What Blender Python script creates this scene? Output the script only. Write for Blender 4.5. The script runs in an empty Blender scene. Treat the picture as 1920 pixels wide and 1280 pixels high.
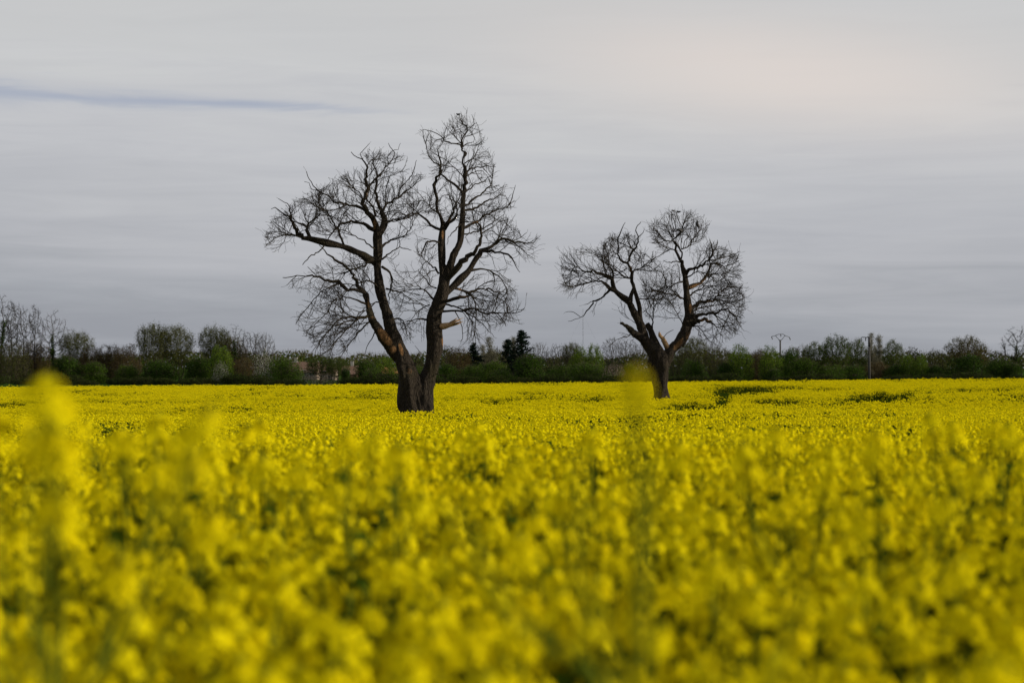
import bpy, math, random
import numpy as np
from mathutils import Vector, Matrix, Euler, kdtree, noise

S = bpy.context.scene
COL = S.collection
R = math.radians
PI = math.pi

# ------------------------------------------------------------------ camera
EYE = 1.70            # eye height above the ground under the camera
F = 3733.0            # focal length in photo pixels (70 mm on 36 mm)
HY = 690.0            # row of the true horizon in the photo
cam = bpy.data.cameras.new('camera')
cam.lens = 70.0
cam.sensor_width = 36.0
cam.clip_start = 0.05
cam.clip_end = 20000
cam.dof.use_dof = True
cam.dof.focus_distance = 76.0
cam.dof.aperture_fstop = 2.8
cam_o = bpy.data.objects.new('camera', cam)
cam_o.location = (0, 0, EYE)
cam_o.rotation_euler = (PI / 2 + math.atan((HY - 640) / F), 0, 0)
COL.objects.link(cam_o)
S.camera = cam_o

# ------------------------------------------------------------------ light
SUN_EL, SUN_AZ = R(15), R(93)          # azimuth clockwise from +Y (view direction)
sun = bpy.data.lights.new('sun', 'SUN')
sun.energy = 5.0
sun.angle = R(0.9)
sun.color = (1.0, 0.87, 0.68)
sun_o = bpy.data.objects.new('sun', sun)
sd = Vector((math.sin(SUN_AZ) * math.cos(SUN_EL), math.cos(SUN_AZ) * math.cos(SUN_EL), math.sin(SUN_EL)))
sun_o.rotation_euler = sd.to_track_quat('Z', 'Y').to_euler()
sun_o.location = (30, -20, 40)
COL.objects.link(sun_o)

S.view_settings.view_transform = 'Standard'
S.view_settings.look = 'None'
S.view_settings.gamma = 1
S.view_settings.exposure = 0.0
S.view_settings.use_curve_mapping = False
S.cycles.use_denoising = True
S.cycles.max_bounces = 6
S.cycles.diffuse_bounces = 3
S.cycles.transmission_bounces = 3
S.cycles.transparent_max_bounces = 8
S.cycles.sample_clamp_indirect = 4


class NT:
    """small node tree helper"""
    def __init__(s, tree):
        s.t = tree; s.n = tree.nodes; s.l = tree.links

    def node(s, typ, **kw):
        n = s.n.new(typ)
        ins = kw.pop('ins', {})
        for k, v in kw.items():
            setattr(n, k, v)
        for k, v in ins.items():
            s.put(n.inputs[k], v)
        return n

    def put(s, sock, v):
        if hasattr(v, 'is_linked') or isinstance(v, bpy.types.NodeSocket):
            s.l.new(v, sock)
        else:
            sock.default_value = v

    def math(s, op, a, b=0.0, c=0.0, clamp=False):
        n = s.node('ShaderNodeMath', operation=op, use_clamp=clamp)
        s.put(n.inputs[0], a); s.put(n.inputs[1], b); s.put(n.inputs[2], c)
        return n.outputs[0]

    def ramp(s, fac, stops, interp='LINEAR'):
        n = s.node('ShaderNodeValToRGB')
        n.color_ramp.interpolation = interp
        e = n.color_ramp.elements
        while len(e) < len(stops):
            e.new(0.5)
        for el, (p, c) in zip(e, stops):
            el.position = p
            el.color = c if len(c) == 4 else (*c, 1)
        s.l.new(fac, n.inputs[0])
        return n.outputs[0]

    def mix(s, fac, a, b, mode='MIX'):
        n = s.node('ShaderNodeMix', data_type='RGBA', blend_type=mode)
        s.put(n.inputs[0], fac)
        for i, v in ((6, a), (7, b)):
            if isinstance(v, tuple) and len(v) == 3:
                v = (*v, 1)
            s.put(n.inputs[i], v)
        return n.outputs[2]

    def noise(s, vec, scale, detail=4, rough=0.55, dist=0.0):
        n = s.node('ShaderNodeTexNoise')
        n.inputs['Scale'].default_value = scale
        n.inputs['Detail'].default_value = detail
        n.inputs['Roughness'].default_value = rough
        n.inputs['Distortion'].default_value = dist
        if vec is not None:
            s.l.new(vec, n.inputs['Vector'])
        return n.outputs[0]

    def mapping(s, vec, scale=(1, 1, 1), loc=(0, 0, 0), rot=(0, 0, 0)):
        n = s.node('ShaderNodeMapping')
        s.l.new(vec, n.inputs[0])
        n.inputs['Scale'].default_value = scale
        n.inputs['Location'].default_value = loc
        n.inputs['Rotation'].default_value = rot
        return n.outputs[0]


# ------------------------------------------------------------------ sky: thin overcast over a low-sun blue sky
W = bpy.data.worlds.new('World')
S.world = W
W.use_nodes = True
W.node_tree.nodes.clear()
w = NT(W.node_tree)
tc = w.node('ShaderNodeTexCoord').outputs['Generated']
sky = w.node('ShaderNodeTexSky', sky_type='NISHITA', sun_disc=False)
sky.sun_elevation = SUN_EL
sky.sun_rotation = SUN_AZ
sky.altitude = 100
sky.dust_density = 2.0
xyz = w.node('ShaderNodeSeparateXYZ'); w.l.new(tc, xyz.inputs[0])
X, Y, Z = xyz.outputs
az = w.math('ARCTAN2', X, Y)
zc = w.math('MAXIMUM', Z, 0.0)
band = w.noise(w.mapping(tc, (1.6, 1.6, 16.0), rot=(0, R(1.4), 0)), 2.1, 7, 0.56, 0.5)
band2 = w.noise(w.mapping(tc, (2.6, 2.6, 30.0), (4, 1, 2), rot=(0, R(-2.0), 0)), 3.0, 6, 0.6, 0.8)
soft = w.noise(w.mapping(tc, (1.0, 1.0, 5.0), (2, 7, 1)), 2.2, 3, 0.5, 0.2)
zz = w.math('ADD', zc, w.math('MULTIPLY', w.math('SUBTRACT', band, 0.5), 0.080))
zz = w.math('ADD', zz, w.math('MULTIPLY', w.math('SUBTRACT', soft, 0.5), 0.10))
zz = w.math('ADD', zz, w.math('MULTIPLY', w.math('SUBTRACT', band2, 0.5), 0.055))
zz = w.math('ADD', zz, w.math('MULTIPLY', w.math('MAXIMUM', w.math('MINIMUM', az, 0.35), -0.35), 0.045))
over = w.ramp(w.math('MULTIPLY', zz, 4.0, clamp=True), [
    (0.00, (0.334, 0.350, 0.392)), (0.10, (0.378, 0.396, 0.436)), (0.25, (0.476, 0.486, 0.524)),
    (0.42, (0.552, 0.558, 0.586)), (0.58, (0.615, 0.618, 0.626)), (0.80, (0.61, 0.61, 0.61)), (1.0, (0.54, 0.54, 0.55))])
tex = w.math('ADD', 1.0, w.math('ADD', w.math('MULTIPLY', w.math('SUBTRACT', band2, 0.5), 0.10), w.math('MULTIPLY', w.math('SUBTRACT', soft, 0.5), 0.12)))
texc = w.node('ShaderNodeCombineXYZ', ins={0: tex, 1: tex, 2: tex}).outputs[0]
over = w.mix(1.0, over, texc, 'MULTIPLY')
# warm pale patch in the cloud sheet, upper right
wx = w.math('DIVIDE', w.math('SUBTRACT', az, 0.135), 0.12)
wz = w.math('DIVIDE', w.math('SUBTRACT', Z, w.math('ADD', 0.147, w.math('MULTIPLY', w.math('SUBTRACT', az, 0.12), -0.10))), 0.027)
wm = w.math('EXPONENT', w.math('MULTIPLY', w.math('ADD', w.math('MULTIPLY', wx, wx), w.math('MULTIPLY', wz, wz)), -1.0))
over = w.mix(w.math('MULTIPLY', wm, w.math('ADD', 0.45, w.math('MULTIPLY', band, 0.6))), over, (0.80, 0.715, 0.665))
# thin blue streak where the sheet parts, upper left
line = w.math('ADD', 0.1280, w.math('MULTIPLY', w.math('ADD', az, 0.059), -0.032))
dz = w.math('SUBTRACT', w.math('SUBTRACT', Z, line), w.math('MULTIPLY', w.math('SUBTRACT', band2, 0.5), 0.022))
wd = w.math('ADD', 0.0016, w.math('MULTIPLY', w.math('MAXIMUM', w.math('MULTIPLY', w.math('ADD', az, 0.05), -1.0), 0.0), 0.018))
q = w.math('DIVIDE', dz, wd)
sm = w.math('EXPONENT', w.math('MULTIPLY', w.math('MULTIPLY', q, q), -1.0))
fade = w.math('MULTIPLY', w.math('MULTIPLY', w.math('ADD', az, 0.045), -12.0, clamp=True), w.math('MULTIPLY', w.math('ADD', az, 0.75), 5.0, clamp=True))
streak = w.math('MULTIPLY', sm, fade, clamp=True)
thin = w.math('MULTIPLY', w.math('SUBTRACT', band, 0.40, clamp=True), 0.5, clamp=True)
skyc = w.mix(1.0, sky.outputs[0], (0.075, 0.075, 0.078), 'MULTIPLY')
cover = w.math('SUBTRACT', 0.93, w.math('MULTIPLY', thin, 0.2))
col = w.mix(cover, skyc, over)
col = w.mix(w.math('MULTIPLY', w.math('MULTIPLY', streak, w.math('MULTIPLY', band2, 1.5, clamp=True)), 1.0), col, (0.34, 0.39, 0.50))
bg = w.node('ShaderNodeBackground'); w.l.new(col, bg.inputs[0]); bg.inputs[1].default_value = 1.0
wo = w.node('ShaderNodeOutputWorld'); w.l.new(bg.outputs[0], wo.inputs[0])

# ------------------------------------------------------------------ place helpers
def P(px, py, D):
    """point at distance D whose direction is the photo's pixel"""
    return Vector(((px - 960) / F * D, D, EYE + (HY - py) / F * D))

_D = np.array([0, 5, 10, 20, 40, 70, 93, 120, 150, 190, 320, 1000, 8000.])
_L = np.array([-.47, -.48, -.53, -.76, -1.18, -1.62, -1.66, -1.56, -1.42, -1.35, -1.15, -1.2, -1.2])
_C = np.array([-.47, -.48, -.52, -.74, -1.14, -1.56, -1.42, -1.26, -1.16, -1.20, -1.15, -1.2, -1.2])
_Rr = np.array([-.47, -.48, -.52, -.72, -1.06, -1.42, -1.20, -.95, -.76, -.95, -1.15, -1.2, -1.2])
PLANT_H = 1.24

def tops(x, y):
    """height of the crop's surface relative to the eye"""
    x = np.asarray(x, float); y = np.asarray(y, float)
    u = np.clip(x / np.maximum(y, 12.0) * F / 960.0, -1.1, 1.1)
    l, c, r = (np.interp(y, _D, a) for a in (_L, _C, _Rr))
    s = 0.5 - 0.5 * np.cos(np.clip(np.abs(u), 0, 1) * PI)
    s = 0.5 * s + 0.5 * np.clip(np.abs(u), 0, 1)
    t = np.where(u < 0, c + (l - c) * s, c + (r - c) * s)
    return t + 0.05 * np.sin(x * 0.21 + 1.0) * np.sin(y * 0.13) * np.clip(y / 60, 0, 1)

def ground_z(x, y):
    return EYE + tops(x, y) - PLANT_H

# ------------------------------------------------------------------ object helpers
def tag(o, label=None, cat=None, group=None, kind=None):
    if label: o['label'] = label
    if cat: o['category'] = cat
    if group: o['group'] = group
    if kind: o['kind'] = kind
    return o

def empty(name, loc=(0, 0, 0), rz=0):
    o = bpy.data.objects.new(name, None)
    o.location = loc; o.rotation_euler = (0, 0, rz)
    o.empty_display_size = 0.3
    COL.objects.link(o)
    return o

class MB:
    def __init__(s):
        s.v = []; s.f = []; s.m = []; s.a = None

    def tube(s, pts, rad, sides=6, mi=0, cap=True, ridge=0.0, seed=0.0):
        n = len(pts)
        if n < 2: return
        base = len(s.v)
        t = (pts[1] - pts[0]).normalized()
        up = Vector((0, 0, 1)) if abs(t.z) < 0.9 else Vector((1, 0, 0))
        a = t.cross(up).normalized()
        for i in range(n):
            if i == 0: t = pts[1] - pts[0]
            elif i == n - 1: t = pts[-1] - pts[-2]
            else: t = pts[i + 1] - pts[i - 1]
            if t.length < 1e-9: t = Vector((0, 0, 1))
            t.normalize()
            a = a - t * a.dot(t)
            if a.length < 1e-6: a = t.orthogonal()
            a.normalize()
            b = t.cross(a)
            for k in range(sides):
                th = 2 * PI * k / sides
                rr = rad[i]
                if ridge:
                    q = pts[i] + (a * math.cos(th) + b * math.sin(th)) * rad[i]
                    rr *= 1 + ridge * (noise.noise(Vector((q.x * 2.2, q.y * 2.2, q.z * 0.9 + seed))) * 1.2
                                       + 0.6 * noise.noise(Vector((math.cos(th) * 3.2, math.sin(th) * 3.2, q.z * 0.7 + seed))))
                s.v.append(pts[i] + (a * math.cos(th) + b * math.sin(th)) * rr)
        for i in range(n - 1):
            for k in range(sides):
                k2 = (k + 1) % sides
                o = base + i * sides
                s.f.append((o + k, o + k2, o + sides + k2, o + sides + k)); s.m.append(mi)
        if cap and sides > 3:
            s.f.append(tuple(base + k for k in reversed(range(sides)))); s.m.append(mi)
            s.f.append(tuple(base + (n - 1) * sides + k for k in range(sides))); s.m.append(mi)

    def poly(s, pts, mi=0):
        b = len(s.v); s.v.extend(pts); s.f.append(tuple(range(b, b + len(pts)))); s.m.append(mi)

    def box(s, x0, x1, y0, y1, z0, z1, mi=0):
        b = len(s.v)
        s.v.extend([Vector(p) for p in ((x0, y0, z0), (x1, y0, z0), (x1, y1, z0), (x0, y1, z0), (x0, y0, z1), (x1, y0, z1), (x1, y1, z1), (x0, y1, z1))])
        for f in ((0, 3, 2, 1), (4, 5, 6, 7), (0, 1, 5, 4), (1, 2, 6, 5), (2, 3, 7, 6), (3, 0, 4, 7)):
            s.f.append(tuple(b + i for i in f)); s.m.append(mi)

    def octa(s, c, r, rz, mi=0):
        b = len(s.v)
        s.v.extend([c + Vector(d) for d in ((r, 0, 0), (0, r, 0), (-r, 0, 0), (0, -r, 0), (0, 0, rz), (0, 0, -rz))])
        for f in ((0, 1, 4), (1, 2, 4), (2, 3, 4), (3, 0, 4), (1, 0, 5), (2, 1, 5), (3, 2, 5), (0, 3, 5)):
            s.f.append(tuple(b + i for i in f)); s.m.append(mi)

    def add(s, other, M):
        b = len(s.v)
        s.v.extend([M @ v for v in other.v])
        s.f.extend([tuple(b + i for i in f) for f in other.f]); s.m.extend(other.m)

    def mesh(s, name, mats, smooth=True):
        me = bpy.data.meshes.new(name)
        me.from_pydata([tuple(v) for v in s.v], [], s.f)
        for m in mats: me.materials.append(m)
        me.polygons.foreach_set('material_index', s.m)
        me.polygons.foreach_set('use_smooth', [smooth] * len(s.f))
        me.update()
        return me

    def build(s, name, mats, parent=None, smooth=True):
        if not isinstance(mats, (list, tuple)): mats = [mats]
        o = bpy.data.objects.new(name, s.mesh(name, mats, smooth))
        COL.objects.link(o)
        if parent: o.parent = parent
        return o

def link_mesh(name, me, parent=None, M=None):
    o = bpy.data.objects.new(name, me)
    COL.objects.link(o)
    if parent: o.parent = parent
    if M is not None: o.matrix_local = M
    return o

# ------------------------------------------------------------------ materials
def mat(name):
    m = bpy.data.materials.new(name); m.use_nodes = True
    m.node_tree.nodes.clear()
    return m, NT(m.node_tree)

def finish(m, t, shader, disp=None):
    o = t.node('ShaderNodeOutputMaterial'); t.l.new(shader, o.inputs[0])
    return m

def pbsdf(t, color, rough=0.8, bump=None, spec=0.3):
    p = t.node('ShaderNodeBsdfPrincipled')
    t.put(p.inputs['Base Color'], color if not (isinstance(color, tuple) and len(color) == 3) else (*color, 1))
    t.put(p.inputs['Roughness'], rough)
    p.inputs['Specular IOR Level'].default_value = spec
    if bump is not None: t.l.new(bump, p.inputs['Normal'])
    return p.outputs[0]

def bumpn(t, h, strength, dist):
    b = t.node('ShaderNodeBump'); t.l.new(h, b.inputs['Height'])
    b.inputs['Strength'].default_value = strength; b.inputs['Distance'].default_value = dist
    return b.outputs[0]

def leaf_mat(name, c1, c2, trans=0.35, scale=0.8, hue=0.0, c3=None):
    """thin plant tissue: colour varies between clumps and between individuals"""
    m, t = mat(name)
    geo = t.node('ShaderNodeNewGeometry')
    oi = t.node('ShaderNodeObjectInfo')
    n = t.noise(geo.outputs['Position'], scale, 3, 0.6)
    fac = t.math('ADD', t.math('MULTIPLY', t.math('SUBTRACT', n, 0.5), 2.2), t.math('ADD', 0.3, t.math('MULTIPLY', oi.outputs['Random'], 0.4)), clamp=True)
    c = t.mix(fac, c1, c2)
    if c3:
        rnd = geo.outputs['Random Per Island']
        c = t.mix(t.math('GREATER_THAN', rnd, 0.8), c, c3)
    d = t.node('ShaderNodeBsdfDiffuse'); t.l.new(c, d.inputs[0])
    tr = t.node('ShaderNodeBsdfTranslucent'); t.l.new(c, tr.inputs[0])
    mx = t.node('ShaderNodeMixShader'); mx.inputs[0].default_value = trans
    t.l.new(d.outputs[0], mx.inputs[1]); t.l.new(tr.outputs[0], mx.inputs[2])
    return finish(m, t, mx.outputs[0])

M = {}
M['petal'] = leaf_mat('rape_petal', (0.70, 0.59, 0.003), (0.69, 0.62, 0.006), 0.30, 1.6)
M['bud'] = leaf_mat('rape_bud', (0.17, 0.20, 0.012), (0.30, 0.28, 0.015), 0.15, 3)
M['stem'] = leaf_mat('rape_stem', (0.055, 0.085, 0.008), (0.10, 0.12, 0.010), 0.1, 3)
M['rleaf'] = leaf_mat('rape_leaf', (0.024, 0.050, 0.004), (0.052, 0.080, 0.006), 0.2, 2)

def bark_mat(name, base=(0.008, 0.0062, 0.0045), ridge=(0.052, 0.042, 0.032), wood=(0.20, 0.115, 0.055), moss=(0.030, 0.027, 0.011), bs=1.0):
    m, t = mat(name)
    tcn = t.node('ShaderNodeTexCoord').outputs['Object']
    mp = t.mapping(tcn, (16, 16, 2.2))
    fur = t.noise(mp, 2.2, 5, 0.6, 0.6)
    v = t.node('ShaderNodeTexVoronoi', feature='DISTANCE_TO_EDGE'); t.l.new(t.mapping(tcn, (17, 17, 3.0)), v.inputs['Vector']); v.inputs['Scale'].default_value = 1.6
    plates = t.math('MULTIPLY', v.outputs[0], 3.0, clamp=True)
    h = t.math('ADD', t.math('MULTIPLY', plates, 0.6), t.math('MULTIPLY', fur, 0.8))
    big = t.noise(tcn, 0.9, 4, 0.6)
    c = t.mix(t.math('MULTIPLY', t.math('SUBTRACT', h, 0.35), 1.3, clamp=True), base, ridge)
    c = t.mix(t.math('MULTIPLY', t.math('SUBTRACT', big, 0.52), 3.5, clamp=True), c, moss)
    at = t.node('ShaderNodeAttribute', attribute_name='wood')
    wn = t.noise(t.mapping(tcn, (9, 9, 1.0)), 2.0, 4, 0.6)
    wc = t.mix(wn, (wood[0] * 0.75, wood[1] * 0.7, wood[2] * 0.6), wood)
    wf = t.math('MULTIPLY', t.math('SUBTRACT', t.math('ADD', at.outputs['Fac'], t.math('MULTIPLY', t.math('SUBTRACT', fur, 0.5), 0.7)), 0.42), 5.0, clamp=True)
    c = t.mix(wf, c, wc)
    return finish(m, t, pbsdf(t, c, 0.9, bumpn(t, h, bs, 0.05), 0.15))

M['bark'] = bark_mat('chestnut_bark')
M['twig'] = bark_mat('twig_bark', (0.014, 0.0115, 0.0085), (0.035, 0.028, 0.020), bs=0.2)
m, t = mat('bare_wood')
tcn = t.node('ShaderNodeTexCoord').outputs['Object']
wn = t.noise(t.mapping(tcn, (4, 10, 14)), 2.0, 5, 0.65)
M['wood'] = finish(m, t, pbsdf(t, t.ramp(wn, [(0.3, (0.17, 0.10, 0.05)), (0.7, (0.46, 0.31, 0.17))]), 0.85, bumpn(t, wn, 0.6, 0.03)))

# ------------------------------------------------------------------ ground: one sheet out to the horizon
def build_ground():
    ys = [-40, -20, -8, -3, 0] + [float(k) for k in range(2, 160, 2)] + [165, 175, 190, 210, 240, 280, 330, 400, 500, 700, 1000, 1600, 2600, 4500, 8000]
    nx = 61
    vs, fs = [], []
    for y in ys:
        hw = 60 + 0.9 * abs(y)
        for i in range(nx):
            x = -hw + 2 * hw * i / (nx - 1)
            vs.append((x, y, float(ground_z(x, y))))
    for j in range(len(ys) - 1):
        for i in range(nx - 1):
            a = j * nx + i
            fs.append((a, a + 1, a + nx + 1, a + nx))
    me = bpy.data.meshes.new('ground')
    me.from_pydata(vs, [], fs)
    me.polygons.foreach_set('use_smooth', [True] * len(fs))
    m, t = mat('soil_and_meadow')
    geo = t.node('ShaderNodeNewGeometry').outputs['Position']
    sx = t.node('ShaderNodeSeparateXYZ'); t.l.new(geo, sx.inputs[0])
    n = t.noise(geo, 3.0, 6, 0.65)
    n2 = t.noise(geo, 0.06, 4, 0.6)
    soil = t.mix(n, (0.035, 0.03, 0.018), (0.03, 0.05, 0.015))
    grass = t.mix(n2, (0.018, 0.045, 0.008), (0.04, 0.07, 0.012))
    edge = t.math('MULTIPLY', t.math('SUBTRACT', sx.outputs[1], 151.0), 0.5, clamp=True)
    me.materials.append(finish(m, t, pbsdf(t, t.mix(edge, soil, grass), 1.0, bumpn(t, n, 0.7, 0.1), 0.0)))
    o = bpy.data.objects.new('ground', me); COL.objects.link(o)
    tag(o, 'dark soil and green meadow ground under and beyond the crop', kind='structure')
build_ground()

# ------------------------------------------------------------------ tree growth (space colonisation)
def catmull(pts, step):
    """pts: list of (Vector, r). returns resampled lists"""
    P_ = [p for p, r in pts]; Rr_ = [r for p, r in pts]
    out, rad = [], []
    n = len(P_)
    for i in range(n - 1):
        p0 = P_[max(i - 1, 0)]; p1 = P_[i]; p2 = P_[i + 1]; p3 = P_[min(i + 2, n - 1)]
        k = max(1, int((p2 - p1).length / step))
        for j in range(k):
            u = j / k
            out.append(0.5 * ((2 * p1) + (p2 - p0) * u + (2 * p0 - 5 * p1 + 4 * p2 - p3) * u * u + (3 * p1 - p0 - 3 * p2 + p3) * u ** 3))
            rad.append(Rr_[i] + (Rr_[i + 1] - Rr_[i]) * u)
    out.append(P_[-1].copy()); rad.append(Rr_[-1])
    return out, rad

def colonise(nodes, parent, limb, attractors, rng, step, infl, kill, iters=80, wig=0.35, keep=0.35, bias=Vector((0, 0, 0)), dirs=None):
    """nodes/parent/limb are lists and are extended in place"""
    att = list(attractors)
    if dirs is None: dirs = [None] * len(nodes)
    grown = {}
    for it in range(iters):
        kd = kdtree.KDTree(len(nodes))
        for i, p in enumerate(nodes): kd.insert(p, i)
        kd.balance()
        pull = {}
        rest = []
        for a in att:
            co, i, d = kd.find(a)
            if d < kill: continue
            rest.append(a)
            if d < infl:
                v = (a - co) / max(d, 1e-6)
                if i in pull: pull[i] += v
                else: pull[i] = v.copy()
        att = rest
        if not pull: break
        new = 0
        for i, v in pull.items():
            c = grown.get(i, 0)
            if c >= 3: continue
            if v.length < 1e-4: continue
            d = v.normalized()
            if dirs[i] is not None and c == 0: d = d + dirs[i] * keep
            d = d + bias + Vector((rng.gauss(0, wig), rng.gauss(0, wig), rng.gauss(0, wig)))
            if d.length < 1e-4: continue
            d.normalize()
            nodes.append(nodes[i] + d * step * rng.uniform(0.75, 1.2)); parent.append(i); limb.append(limb[i]); dirs.append(d)
            grown[i] = c + 1; new += 1
        if not new: break
    return dirs

def chains(n0, nodes, parent, radius):
    """split the grown nodes (index >= n0) into continuous chains, each starting at its attachment"""
    kids = {}
    for i in range(n0, len(nodes)): kids.setdefault(parent[i], []).append(i)
    out = []
    starts = []
    for i in range(n0, len(nodes)):
        p = parent[i]
        if p < n0: starts.append(i)
        else:
            best = max(kids[p], key=lambda k: radius[k])
            if best != i: starts.append(i)
    for s_ in starts:
        ch = [parent[s_], s_]
        c = s_
        while c in kids:
            c = max(kids[c], key=lambda k: radius[k]); ch.append(c)
        out.append(ch)
    return out

def pipe(n0, nodes, parent, tip, expo=2.3, cap=None):
    acc = [0.0] * len(nodes)
    rad = [tip] * len(nodes)
    for i in range(len(nodes) - 1, n0 - 1, -1):
        if acc[i] > 0: rad[i] = max(tip, acc[i] ** (1 / expo))
        acc[parent[i]] += rad[i] ** expo
    return rad

def in_poly(x, y, poly):
    c = False; j = len(poly) - 1
    for i in range(len(poly)):
        xi, yi = poly[i]; xj, yj = poly[j]
        if (yi > y) != (yj > y) and x < (xj - xi) * (y - yi) / (yj - yi) + xi: c = not c
        j = i
    return c

def hero_tree(D, limbs, regions, body_names, label, seed, wood_spots, group, twig_r=0.0046, droop_fn=lambda y: .03):
    """limbs: (name, dDepth, [(px,py,r_px)...]); depth is taken from the limb it grows out of"""
    rng = random.Random(seed)
    s = D / F
    traced = []      # (px, py, depth, pos)
    nodes, parent, limb, rads = [], [], [], []
    geom = []
    for li, (name, dd, pts) in enumerate(limbs):
        if traced and name != 'trunk0':
            x0, y0 = pts[0][:2]
            near = min(traced, key=lambda q: (q[0] - x0) ** 2 + (q[1] - y0) ** 2)
            d0 = near[2]; root = near[4]
        else:
            d0 = 0.0; root = -1
        L = [0.0]
        for a, b in zip(pts, pts[1:]): L.append(L[-1] + math.hypot(a[0] - b[0], a[1] - b[1]))
        vv = []
        for (x, y, r), l in zip(pts, L):
            u = l / L[-1]
            dep = d0 + dd * (u ** 0.8)
            q = P(x, y, D + dep)
            vv.append((q, r * s * (.58 + .42 * min(1, r / 4.5))))
        pp, rr = catmull(vv, 0.11)
        n = len(pp)
        for i in range(1, n):
            k = min(1.0, i / 6) * min(0.055, rr[i] * 0.75 + 0.012)
            if rr[i] < 0.09:
                pp[i] = pp[i] + Vector((rng.gauss(0, 1), rng.gauss(0, 1), rng.gauss(0, 1))) * k * 0.62
            elif name.startswith('trunk'):
                pass
        geom.append((name, pp, rr))
        prev = root
        for i, (p, r) in enumerate(zip(pp, rr)):
            nodes.append(p); parent.append(prev if prev >= 0 else 0); limb.append(li); rads.append(r)
            prev = len(nodes) - 1
            x = 960 + p.x / p.y * F; y = HY - (p.z - EYE) / p.y * F
            traced.append((x, y, p.y - D, p, prev))
    n0 = len(nodes)
    # twigs grow from the limbs in three orders: branchlets, side twigs, tips; kept inside the crown outline
    dens = []
    for poly, count, dmin, dmax in regions:
        ar = abs(sum(p[0] * q[1] - q[0] * p[1] for p, q in zip(poly, poly[1:] + poly[:1]))) / 2
        dens.append((poly, count / ar))
    def where(p):
        x = 960 + p.x / p.y * F; y = HY - (p.z - EYE) / p.y * F
        for q, d_ in dens:
            if in_poly(x, y, q): return d_, y
        return 0, y
    dirs = [None] * n0
    sc_ = D / 70.0 * .92
    def shoot(i, v, nseg, ln, lev, droop):
        p = i
        d0_ = v.copy()
        for k in range(nseg):
            tr_ = droop if lev == 2 else .05
            v = (v + Vector((rng.gauss(0, .17), rng.gauss(0, .17), rng.gauss(0, .17) + tr_)) + d0_ * .14).normalized()
            q = nodes[p] + v * ln
            if where(q)[0] == 0 and rng.random() < (.72 if lev == 2 else .5): return
            nodes.append(q); parent.append(p); limb.append(limb[i]); dirs.append(v)
            p = len(nodes) - 1
            if lev > 0 and k > 0 and rng.random() < (.78 if lev == 2 else .62):
                sd = v.cross(Vector((rng.gauss(0, 1), rng.gauss(0, 1), rng.gauss(0, 1))))
                if sd.length > 1e-3:
                    shoot(p, (v + sd.normalized() * rng.uniform(.45, .9)).normalized(), rng.randint(3, 7) if lev == 2 else rng.randint(1, 4), ln * .88, lev - 1, droop)
    for i in range(n0):
        d = nodes[i] - nodes[parent[i]]
        if d.length < 1e-4: continue
        d.normalize()
        dn, y = where(nodes[i])
        tipn = i + 1 >= n0 or parent[i + 1] != i
        if dn == 0 and not tipn: continue
        pr = (13 if D < 80 else 9.5) * dn * (1.0 if rads[i] < .05 else .4 if rads[i] < .11 else .25)
        for _ in range(3 if tipn and dn > 0 else 1):
            if not tipn and rng.random() > pr: continue
            sd = d.cross(Vector((rng.gauss(0, 1), rng.gauss(0, .8), rng.gauss(0, 1))))
            if sd.length < 1e-3: continue
            k = rng.uniform(.15, .5) if tipn else rng.uniform(.6, 1.2)
            shoot(i, (d + sd.normalized() * k + Vector((0, 0, .1))).normalized(), rng.randint(4, 13) if dn > 0 else 3, rng.uniform(.085, .125) * sc_, 2, droop_fn(y))
    rad = pipe(n0, nodes, parent, twig_r)
    for i in range(n0): rad[i] = rads[i]
    for i in range(n0, len(nodes)):
        rad[i] = min(rad[i], rad[parent[i]] * 0.93 if rad[parent[i]] > twig_r * 1.2 else twig_r, 0.04)
    base = P(limbs[0][2][0][0], limbs[0][2][0][1], D)
    base.z = float(ground_z(base.x, base.y))
    root = empty('bare_tree', base)
    tag(root, label, 'tree', group)
    inv = Matrix.Translation(-base)

    def paint(me):
        at = me.attributes.new('wood', 'FLOAT', 'POINT')
        vals = [0.0] * len(me.vertices)
        for i, v in enumerate(me.vertices):
            q = v.co + base
            x = 960 + q.x / q.y * F; y = HY - (q.z - EYE) / q.y * F
            for (sx, sy, ax, ay, ang, rr) in wood_spots:
                dx = x - sx; dy = y - sy
                c_, s_ = math.cos(R(ang)), math.sin(R(ang))
                u = (dx * c_ + dy * s_) / ax; w_ = (-dx * s_ + dy * c_) / ay
                vals[i] = max(vals[i], .8 * rr * math.exp(-(u * u + w_ * w_) ** 1.5))
        at.data.foreach_set('value', vals)

    # trunk: the traced stems fused into one body
    mb = MB()
    for name, pp, rr in geom:
        if name.startswith('trunk'):
            pp2 = [inv @ p for p in pp]
            if name == 'trunk0' or name == 'trunk_base':
                pass
            mb.tube(pp2, rr, 22, ridge=0.30, seed=seed)
    me = mb.mesh('trunk', [M['bark']])
    tmp = bpy.data.objects.new('trunk', me); COL.objects.link(tmp)
    md = tmp.modifiers.new('r', 'REMESH'); md.mode = 'VOXEL'; md.voxel_size = 0.035; md.use_smooth_shade = True
    sm_ = tmp.modifiers.new('s', 'SMOOTH'); sm_.factor = 0.5; sm_.iterations = 3
    dg = bpy.context.evaluated_depsgraph_get(); dg.update()
    me2 = bpy.data.meshes.new_from_object(tmp.evaluated_get(dg))
    tmp.modifiers.clear(); tmp.data = me2; me2.name = 'trunk'
    # bark furrows
    me2.update()
    cos = [v.co.copy() for v in me2.vertices]; nos = [v.normal.copy() for v in me2.vertices]
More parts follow.
